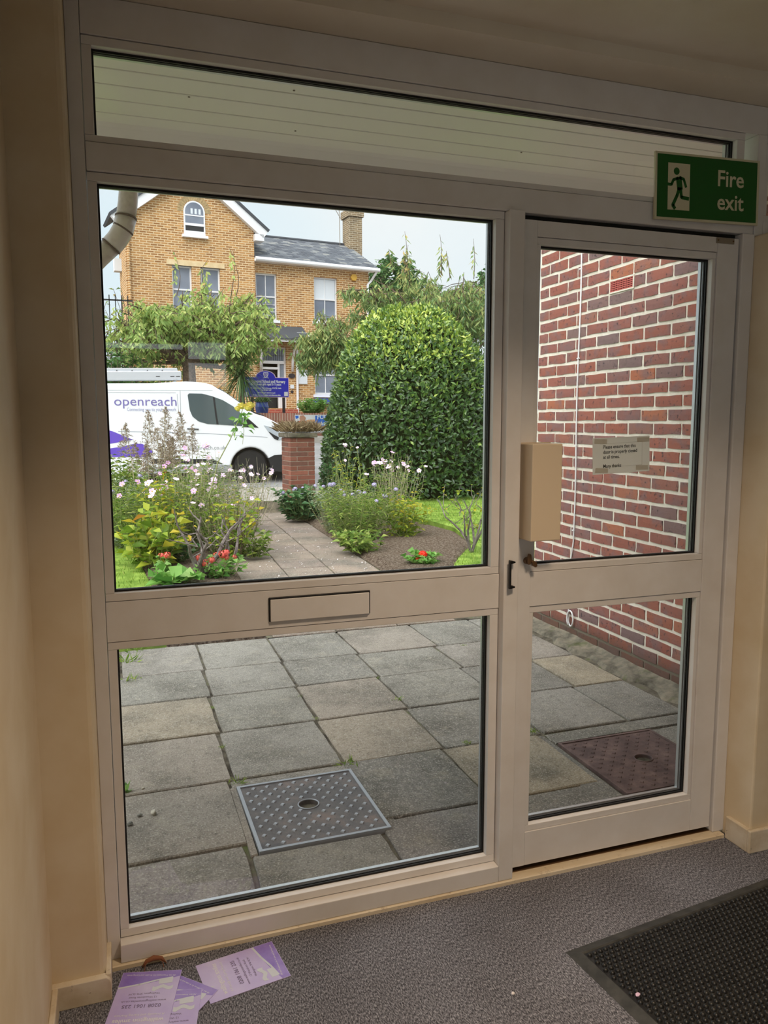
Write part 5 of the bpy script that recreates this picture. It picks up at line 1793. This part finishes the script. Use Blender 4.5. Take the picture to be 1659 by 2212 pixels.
Wn = {'gab_l': (-2.8, -2.15, 4.95, 6.5), 'gab_r': (-1.86, -1.2, 4.95, 6.5), 'mid': (.1, .87, 4.93, 6.52), 'rgt': (2.26, 3.17, 4.98, 6.55), 'low': (2.26, 3.17, 2.35, 3.75)}
DOORH = (.27, 1.18, 1.84, 4.0)
GY = -.25
holed('gable_wall', M['stock_brick'], -4.25, 0.0, 1.5, 7.85, [Wn['gab_l'], Wn['gab_r']], GY, .24)
MB().prism([(-4.25, 7.85), (0.0, 7.85), (-2.1, 9.48)], GY, GY + .24).obj('gable_peak', M['stock_brick'], house)
ob('gable_side', M['stock_brick'], house, (-.24, 0, GY + .24, 6, 1.5, 7.8), (-4.25, -4.0, GY + .24, 1.3, 1.5, 7.8))
holed('wing_wall', M['stock_brick'], 0.0, 4.42, 1.5, 6.95, [Wn['mid'], Wn['rgt'], Wn['low'], DOORH], 0, .24)
ob('wing_side', M['stock_brick'], house, (4.18, 4.42, .24, 6, 1.5, 6.95))
ob('shadow_lining', M['dark_int'], house, (-3.9, 4.1, 1.2, 1.3, 1.5, 7.0))


def sash(name, s0, s1, z0, z1, y, bar=True, blind=None, inner=M['hwin'], sill=True):
    r = ob(name, M['white_wood'], house, (s0, s0 + .05, y, y + .08, z0, z1), (s1 - .05, s1, y, y + .08, z0, z1), (s0 + .05, s1 - .05, y, y + .08, z1 - .05, z1), (s0 + .05, s1 - .05, y, y + .08, z0, z0 + .07))
    zm = z0 + (z1 - z0) * .51
    ob('meeting_rail', M['white_wood'], r, (s0 + .05, s1 - .05, y + .01, y + .07, zm - .025, zm + .025))
    if bar:
        c = (s0 + s1) / 2
        ob('glazing_bar', M['white_wood'], r, (c - .013, c + .013, y + .015, y + .06, z0 + .07, z1 - .05))
    ob('pane', inner, r, (s0 + .05, s1 - .05, y + .045, y + .055, z0 + .07, z1 - .05))
    if blind:
        ob('blind', M['blind'], r, (s0 + .06, s1 - .06, y + .035, y + .04, zm + .03 if blind == 'top' else z0 + .08, z1 - .06))
    if sill:
        ob('sill', M['white_wood'], r, (s0 - .08, s1 + .08, y - .17, y + .05, z0 - .1, z0))
    return r
sash('window', *Wn['gab_l'], GY + .1, bar=False)
sash('window', *Wn['gab_r'], GY + .1, bar=False)
ws = sash('window', *Wn['mid'], .1)
ob('safety_bars', M['white_wood'], ws, *[(Wn['mid'][0] + .05, Wn['mid'][1] - .05, .09, .1, z, z + .02) for z in (5.1, 5.22, 5.34, 5.46)])
sash('window', *Wn['rgt'], .1, blind='top')
sash('window', *Wn['low'], .1)
ob('lintel', M['stone_lintel'], house, (-2.97, -1.05, GY - .03, GY + .1, 6.5, 6.66))
# arched attic window with a brick arch
ac, az0, az1 = -2.02, 7.5, 8.25
aw = .35
def arch_pts(w, z0, zs, n=12):
    return [(ac - w, z0), (ac + w, z0), (ac + w, zs)] + [(ac + w * math.cos(a), zs + w * math.sin(a)) for a in np.linspace(0.1, PI - .1, n)] + [(ac - w, zs)]
aw_ = MB().prism(arch_pts(aw, az0, az1), GY - .03, GY - .001).obj('attic_window', M['white_wood'], house)
MB().prism(arch_pts(aw - .05, az0 + .32, az1), GY - .036, GY - .03).obj('pane', M['hwin'], aw_)
ob('open_gap', M['dark_int'], aw_, (ac - aw + .05, ac + aw - .05, GY - .034, GY - .03, az0 + .14, az0 + .3))
ob('sash_rail', M['white_wood'], aw_, (ac - aw + .03, ac + aw - .03, GY - .05, GY - .036, az0 + .3, az0 + .38), (ac - aw + .03, ac + aw - .03, GY - .046, GY - .036, az0 + .61, az0 + .65))
for i in range(3):
    ob('sticker', M['blind'], aw_, (ac - .12 + i * .13, ac - .05 + i * .13, GY - .04, GY - .036, az0 + .68, az0 + .85))
ob('sill', M['white_wood'], aw_, (ac - aw - .07, ac + aw + .07, GY - .14, GY, az0 - .09, az0))
for i in range(17):
    a0, a1 = PI * i / 17 + .008, PI * (i + 1) / 17 - .008
    MB().prism([(ac + r * math.cos(a), az1 + r * math.sin(a)) for r, a in ((.37, a0), (.55, a0), (.55, a1), (.37, a1))], GY - .012, GY + .02).obj('arch_brick', M['grey_brick'], house)
# gable roof with white bargeboards
def barge(x0, z0, x1, z1, nm='bargeboard'):
    d = Vector((x1 - x0, 0, z1 - z0)).normalized()
    n_ = Vector((-d.z, 0, d.x))
    if n_.z < 0:
        n_ = -n_
    a, b = Vector((x0, 0, z0)), Vector((x1, 0, z1))
    pp = [a, b, b + n_ * .27, a + n_ * .27]
    pp = [(p.x, p.z) for p in pp]
    if sum(p[0] * q[1] - q[0] * p[1] for p, q in zip(pp, pp[1:] + pp[:1])) < 0:
        pp = pp[::-1]
    MB().prism(pp, GY - .2, GY + .02).obj(nm, M['white_wood'], house)
    qq = [a + n_ * .27, b + n_ * .27, b + n_ * .36, a + n_ * .36]
    qq = [(p.x, p.z) for p in qq]
    if sum(p[0] * q[1] - q[0] * p[1] for p, q in zip(qq, qq[1:] + qq[:1])) < 0:
        qq = qq[::-1]
    MB().prism(qq, GY - .24, 6.0 if x0 > -2 else 1.4).obj('gable_roof', M['slate_under'], house)
barge(.28, 7.6, -2.1, 9.46)
barge(-4.5, 7.62, -2.1, 9.46)
ob('eaves_box', M['white_wood'], house, (-.02, .3, GY - .2, GY + .3, 7.5, 7.72))
# wing roof: slates laid in courses
RY0, RZ0, RY1, RZ1 = -.28, 6.98, 2.6, 8.35
V, T, Rn = [], [], []
rs = np.random.RandomState(2)
nrow = 18
L = math.hypot(RY1 - RY0, RZ1 - RZ0)
dy, dz = (RY1 - RY0) / L, (RZ1 - RZ0) / L
for r in range(nrow):
    x = .0 - (.14 if r % 2 else 0)
    while x < 4.66:
        x0, x1 = max(x + .004, 0.0), min(x + .276, 4.68)
        x += .28
        if x1 - x0 < .04:
            continue
        lift = .028 + rs.uniform(0, .006)
        a, b = r * L / nrow, (r + 1.25) * L / nrow
        k = len(V)
        for q, h in ((a, lift), (b, .008)):
            for xx in (x0, x1):
                V.append((xx, RY0 + dy * q - dz * h, RZ0 + dz * q + dy * h))
        for xx in (x0, x1):
            V.append((xx, RY0 + dy * a, RZ0 + dz * a))
        T += [(k, k + 1, k + 3, k + 2), (k + 4, k + 5, k + 1, k)]
        Rn += [rs.rand()] * 6
link('slates', raw_mesh('slates', np.array(V), np.array(T), Rn), M['slate'], house, kind='stuff')
m = MB()
m.add([(x, y, z) for x in (0, 4.68) for y, z in ((RY0, RZ0 - .02), (RY1, RZ1 - .02), (5.6, RZ0 - .02))], [(0, 1, 4, 3), (1, 2, 5, 4), (0, 3, 5, 2), (0, 2, 1), (3, 4, 5)])
m.obj('roof_deck', M['slate_under'], house)
MB().tube([(0, RY1, RZ1 + .03), (4.68, RY1, RZ1 + .03)], .06, 8).obj('ridge', M['slate_under'], house)
MB().tube([(0.02, RY0 - .05, 6.93), (4.72, RY0 - .05, 6.9)], .075, 10).obj('gutter', M['white_wood'], house)
ob('fascia', M['white_wood'], house, (0, 4.62, RY0 + .02, .02, 6.86, 6.98))
MB().tube([(4.62, RY0 - .04, 6.86), (4.5, -.06, 6.55), (4.36, -.06, 6.4), (4.36, -.06, 1.6)], .045, 8).obj('wing_downpipe', M['white_wood'], house)
# chimney
CA, CB = plane_pt(755, 500, HO, A6, 2.0)[0], plane_pt(782, 500, HO, A6, 2.0)[0]
CT = plane_pt(768, 468, HO, A6, 2.0)[1]
ch = ob('chimney', M['chimney_brick'], house, (CA, CB, 2.0, 2.7, 7.6, CT))
ob('chimney_cap', M['chimney_brick'], ch, (CA - .06, CB + .06, 1.94, 2.76, CT, CT + .28))
MB().lathe([(.16, 0), (.17, .08), (.13, .5), (.16, .55)], (CA + .25, 2.3, CT + .28), 16).obj('chimney_pot', M['pot_red'], ch)
MB().tube([(CA - .2, 2.5, 8.3), (CA - .22, 2.5, CT + .1), (CA - .23, 2.5, CT + .35)], .014, 6).obj('aerial', M['grey_metal'], ch)
MB().tube([(CA - .17, 2.5, CT), (CA - .55, 2.5, CT + .55)], .012, 6).obj('aerial_arm', M['grey_metal'], ch)
# porch: lean-to slate roof on brackets, door with fanlight
po = ob('porch', M['white_wood'], house, (.05, 1.75, -.75, -.68, 4.12, 4.24), (.05, .12, -.75, 0, 4.12, 4.22), (1.68, 1.75, -.75, 0, 4.12, 4.22))
m = MB()
m.add([(0, -.8, 4.24), (1.8, -.8, 4.24), (1.8, 0, 4.74), (0, 0, 4.74), (0, -.8, 4.2), (1.8, -.8, 4.2), (1.8, 0, 4.7), (0, 0, 4.7)], [(0, 1, 2, 3), (7, 6, 5, 4), (0, 4, 5, 1), (1, 5, 6, 2), (3, 2, 6, 7), (0, 3, 7, 4)])
m.obj('porch_roof', M['slate_under'], po)
ob('side_gutter', M['white_wood'], po, (1.45, 1.98, -.4, 0, 4.36, 4.5))
for s in (.2, 1.38):
    ln = [(s, -.05, 3.15), (s, -.1, 3.5), (s, -.3, 3.9), (s, -.68, 4.12)]
    MB().tube(ln, [.04, .045, .045, .05], 8).obj('bracket', M['white_wood'], po, smooth=True)
MB().tube([(1.54, -.06, 4.2), (1.56, -.06, 3.9), (1.56, -.06, 1.58)], .045, 8).obj('porch_downpipe', M['white_wood'], po)
d0, d1, e0, e1 = DOORH
dr = ob('front_door', M['white_wood'], house, (d0, d0 + .06, .1, .2, e0, e1), (d1 - .06, d1, .1, .2, e0, e1), (d0 + .06, d1 - .06, .1, .2, e1 - .06, e1), (d0 + .06, d1 - .06, .08, .2, 3.42, 3.52), (d0 + .62, d0 + .68, .1, .2, e0, 3.42), (d0 + .06, d0 + .62, .1, .2, 3.22, 3.3))
ob('fanlight', M['hwin'], dr, (d0 + .06, d1 - .06, .15, .16, 3.52, e1 - .06))
ob('fanlight_bars', M['sign_post'], dr, *[(d0 + .06 + k * .08, d0 + .07 + k * .08, .14, .15, 3.52, e1 - .06) for k in range(1, 10)], (d0 + .06, d1 - .06, .14, .15, 3.7, 3.71))
ob('side_light', M['hwin'], dr, (d0 + .68, d1 - .06, .15, .16, 2.4, 3.42))
ob('side_panel', M['white_wood'], dr, (d0 + .68, d1 - .06, .14, .17, e0, 2.4))
ob('open_doorway', M['dark_int'], dr, (d0 + .06, d0 + .62, .3, .32, e0, 3.22))
ob('door_step', M['red_step'], house, (.12, 1.4, -.55, .05, 1.5, 1.8))
ob('lower_step', M['red_step'], house, (.2, 1.5, -.95, -.55, 1.5, 1.68))
ob('wall_plaque', M['blind'], house, (1.6, 1.95, -.04, -.005, 2.72, 3.22))
MB().prism([(1.36 + .13 * math.cos(a), 3.0 + .085 * math.sin(a)) for a in np.linspace(0, 2 * PI, 17)[:-1]], -.04, -.005).obj('oval_plaque', M['sign_post'], house)
ob('bell_box', M['blind'], house, (1.3, 1.43, -.05, -.005, 2.55, 2.68))
MB().lathe([(.055, 0), (.05, .03)], (0, 0, 0), 12).obj('bell', M['sign_post'], house).matrix_local = Matrix.Translation((1.365, -.005, 2.43)) @ Matrix.Rotation(PI / 2, 4, 'X')
MB().prism([(3.8 + .13 * math.cos(a), 6.62 + .13 * math.sin(a)) for a in np.linspace(0, 2 * PI, 7)[:-1]], -.1, -.005).obj('alarm_box', M['alarm'], house, bevel=.01)
ob('window_box', M['blue_glaze'], house, (2.15, 3.2, -.3, -.08, 2.02, 2.2))
MB().tube([(-4.16, GY - .06, 7.4), (-4.16, GY - .06, 1.6)], .05, 8).obj('gable_downpipe', M['stock_brick'], house)
ob('flue_box', M['blind'], house, (-4.48, -4.25, .75, 1.1, 6.35, 6.75))

# blue pot by the steps
bp_ = at(566, 884, 22.6)
pt_ = empty('plant_pot', (bp_.x, bp_.y, 1.58), label='round blue glazed plant pot beside the school sign', cat='plant pot')
MB().lathe([(.1, 0), (.17, .05), (.2, .22), (.17, .33), (.185, .36)], seg=20).obj('pot', M['blue_glaze'], pt_, smooth=False)
rs = np.random.RandomState(44)
n = 120
D = unit(rs, n)
D[:, 2] = np.abs(D[:, 2]) + .3
link('foliage', leaf_mesh('foliage', np.c_[rs.normal(0, .07, (n, 2)), np.full(n, .36)], D, unit(rs, n), .22, .05, rs.rand(n)), M['dark_leaf'], pt_, kind='stuff')

# ---- trees and shrubs across the street
def tree(name, label, base, fork, center, rad, n_leaf, leaf, lm, seed, branches=40, trunk_r=.12, hang=.8, cat='tree', shoots=0, group=None, bark=M['bark'], shell=.0, tw=14):
    rs = np.random.RandomState(seed)
    root = empty(name, base, label=label, cat=cat, group=group)
    b0 = np.array(base)
    f, c, rad = np.array(fork) - b0, np.array(center) - b0, np.array(rad)
    m = MB()
    m.tube(bend(rs, (0, 0, 0), f, .04), [trunk_r, trunk_r * .9, trunk_r * .85, trunk_r * .8, trunk_r * .8], 9)
    m.obj('trunk', bark, root)
    m = MB()
    P, D = [], []
    per = n_leaf // branches
    for i in range(branches):
        d = unit(rs, 1)[0]
        if d[2] < -.45:
            d[2] *= -.5
        e = c + d * rad * rs.uniform(.75, 1.0)
        ln = bend(rs, f, e, .1, 7)
        r0 = trunk_r * rs.uniform(.25, .5)
        m.tube(ln, [r0, r0 * .8, r0 * .6, r0 * .45, r0 * .3, r0 * .2, r0 * .1], 5, caps=False)
        for t in range(tw):
            q = rs.uniform(.35, 1.0)
            k = min(int(q * 6), 5)
            a = ln[k] + (ln[k + 1] - ln[k]) * (q * 6 - k)
            tip = a + rs.normal(0, .3, 3) * np.minimum(rad, 1.6) * .55 + [0, 0, -.15 * hang]
            m.tube([a, (a + tip) / 2 + [0, 0, .05], tip], [r0 * .16, r0 * .12, r0 * .06], 3, caps=False)
            w = rs.rand(per // tw)
            P.append(a + (tip - a) * w[:, None] + rs.normal(0, .05, (len(w), 3)))
    for i in range(shoots):
        e = c + np.array([rs.uniform(-.8, .8) * rad[0], rs.uniform(-.3, .3), rad[2] * .7])
        tp = e + [rs.normal(0, .12), 0, rs.uniform(.5, 1.1) * rad[2]]
        m.tube(bend(rs, e, tp, .06, 5), [.012, .01, .008, .006, .004], 4, caps=False)
        w = rs.rand(16)
        P.append(e + (tp - e) * w[:, None])
    m.obj('branches', bark, root, kind='stuff')
    P = np.concatenate(P)
    n = len(P)
    D = unit(rs, n)
    D[:, 2] = D[:, 2] * .5 - hang
    N_ = unit(rs, n) + [0, -.3, .2]
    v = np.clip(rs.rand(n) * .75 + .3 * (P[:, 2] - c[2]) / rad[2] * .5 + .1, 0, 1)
    link('foliage', leaf_mesh('foliage', P, D, N_, leaf[0] * rs.uniform(.6, 1.2, n), leaf[1] * rs.uniform(.7, 1.2, n), v, .2), lm, root, kind='stuff')
    return root
tb = at(408, 880, 19.8)
tree('cherry_tree', 'wide drooping green tree in front of the brick gable, trunk behind the van', (tb.x, tb.y, 1.55), tuple(at(407, 778, 19.8)), tuple(at(425, 712, 19.8)), (2.4, 1.7, 1.2), 16000, (.18, .062), M['cherry'], 5, 64, .2, .9, shoots=5)
tb = at(742, 880, 20.5)
tree('weeping_tree', 'weeping narrow-leaved tree between the house and the dome bush', (tb.x, tb.y, 1.55), tuple(at(738, 770, 20.5)), tuple(at(706, 755, 20.5)), (1.1, 1.0, 1.15), 9000, (.2, .042), M['willow'], 6, 36, .12, 1.0)
tb = at(900, 880, 19.5)
tree('weeping_tree', 'broad weeping tree with browning leaves rising behind the dome bush', (tb.x, tb.y, 1.5), tuple(at(900, 760, 19.5)), tuple(at(925, 655, 19.5)), (2.5, 1.5, .95), 12000, (.2, .045), M['willow'], 7, 60, .16, 1.0, shoots=9)
tb = at(850, 880, 42)
tree('garden_tree', 'dense dark green tree beyond the end of the slate roof', (tb.x, tb.y, 1.5), tuple(at(850, 700, 42)), tuple(at(850, 615, 42)), (1.75, 1.6, 2.0), 6500, (.3, .16), M['dark_leaf'], 8, 40, .25, .2)
tb = at(1075, 880, 24)
tree('garden_tree', 'dark leafy tree at the far right, its twigs against the sky', (tb.x, tb.y, 1.5), tuple(at(1072, 740, 24)), tuple(at(1080, 640, 24)), (.95, .9, 1.35), 2600, (.16, .1), M['dark_leaf'], 9, 26, .12, .2)
tb = at(955, 880, 34)
tree('garden_tree', 'lower tree in the gap beyond the weeping tree', (tb.x, tb.y, 1.5), tuple(at(955, 740, 34)), tuple(at(960, 690, 34)), (3.2, 1.5, 1.5), 5000, (.26, .12), M['dark_leaf'], 10, 36, .2, .3)
plant('shrub', 'leafy green shrub behind the roof rack of the van', 'shrub', tuple(Vector((at(262, 880, 18.8).x, at(262, 880, 18.8).y, 1.5))), .8, 1.75, 90, (.16, .07), 34, M['dark_leaf'], 141, M['bark'], .012)
plant('shrub', 'yellow-green shrub under the tree, above the van roof', 'shrub', tuple(Vector((at(335, 880, 18.9).x, at(335, 880, 18.9).y, 1.5))), .55, 1.35, 50, (.15, .06), 26, BL, 142, M['bark'], .01)
plant('shrub', 'tall reddish shrub at the far left by the black railing', 'shrub', tuple(Vector((at(240, 880, 22).x, at(240, 880, 22).y, 1.5))), .8, 4.3, 30, (.2, .08), 26, M['willow'], 143, M['bark'], .014)
plant('shrub', 'bright green bush below the window box', 'shrub', tuple(Vector((at(672, 880, 22.6).x, at(672, 880, 22.6).y, 1.58))), .5, .56, 60, (.13, .05), 20, M['geranium_leaf'], 144, M['stem'], .006, [('pink', 4)])
rl = empty('railing', tuple(Vector((at(236, 880, 20.6).x - 1.5, at(236, 880, 20.6).y, 1.5))), label='black iron railing behind the shrub at the far left', cat='railing')
ob('rail', M['fence_black'], rl, (0, 2.2, 0, .03, 3.05, 3.09), (0, 2.2, 0, .03, 1.75, 1.95))
for k in range(14):
    ob('bar', M['fence_black'], rl, (.05 + k * .155, .075 + k * .155, 0, .025, .0, 3.2))
# cordyline by the van windscreen
cp = at(522, 900, 20.2)
cy_ = empty('cordyline', (cp.x, cp.y, 1.5), label='spiky cordyline palm with long blades left of the school sign', cat='palm')
MB().tube([(0, 0, 0), (.02, 0, .9), (0, 0, 1.3)], [.09, .07, .07], 8).obj('trunk', M['bark'], cy_)
rs = np.random.RandomState(12)
V, T, Rn = [], [], []
for i in range(230):
    d = unit(rs, 1)[0]
    d[2] = d[2] * .8 + .25
    d /= np.linalg.norm(d)
    ln_ = rs.uniform(.65, 1.0)
    sd_ = np.cross(d, [0, 0, 1.0])
    sd_ /= np.linalg.norm(sd_) + 1e-9
    b = np.array([0, 0, 1.2 + rs.uniform(-.25, .15)])
    k = len(V)
    for q in range(5):
        t = q / 4
        p_ = b + d * ln_ * t + np.array([0, 0, -.45 * t * t * ln_ * (1 - d[2] * .6)])
        w = .022 * (1 - t * .85)
        V += [p_ - sd_ * w, p_ + sd_ * w]
    T += [(k + 2 * q, k + 2 * q + 1, k + 2 * q + 3, k + 2 * q + 2) for q in range(4)]
    Rn += [rs.rand()] * 10
link('blades', raw_mesh('blades', np.array(V), np.array(T), Rn), M['palm'], cy_, kind='stuff')
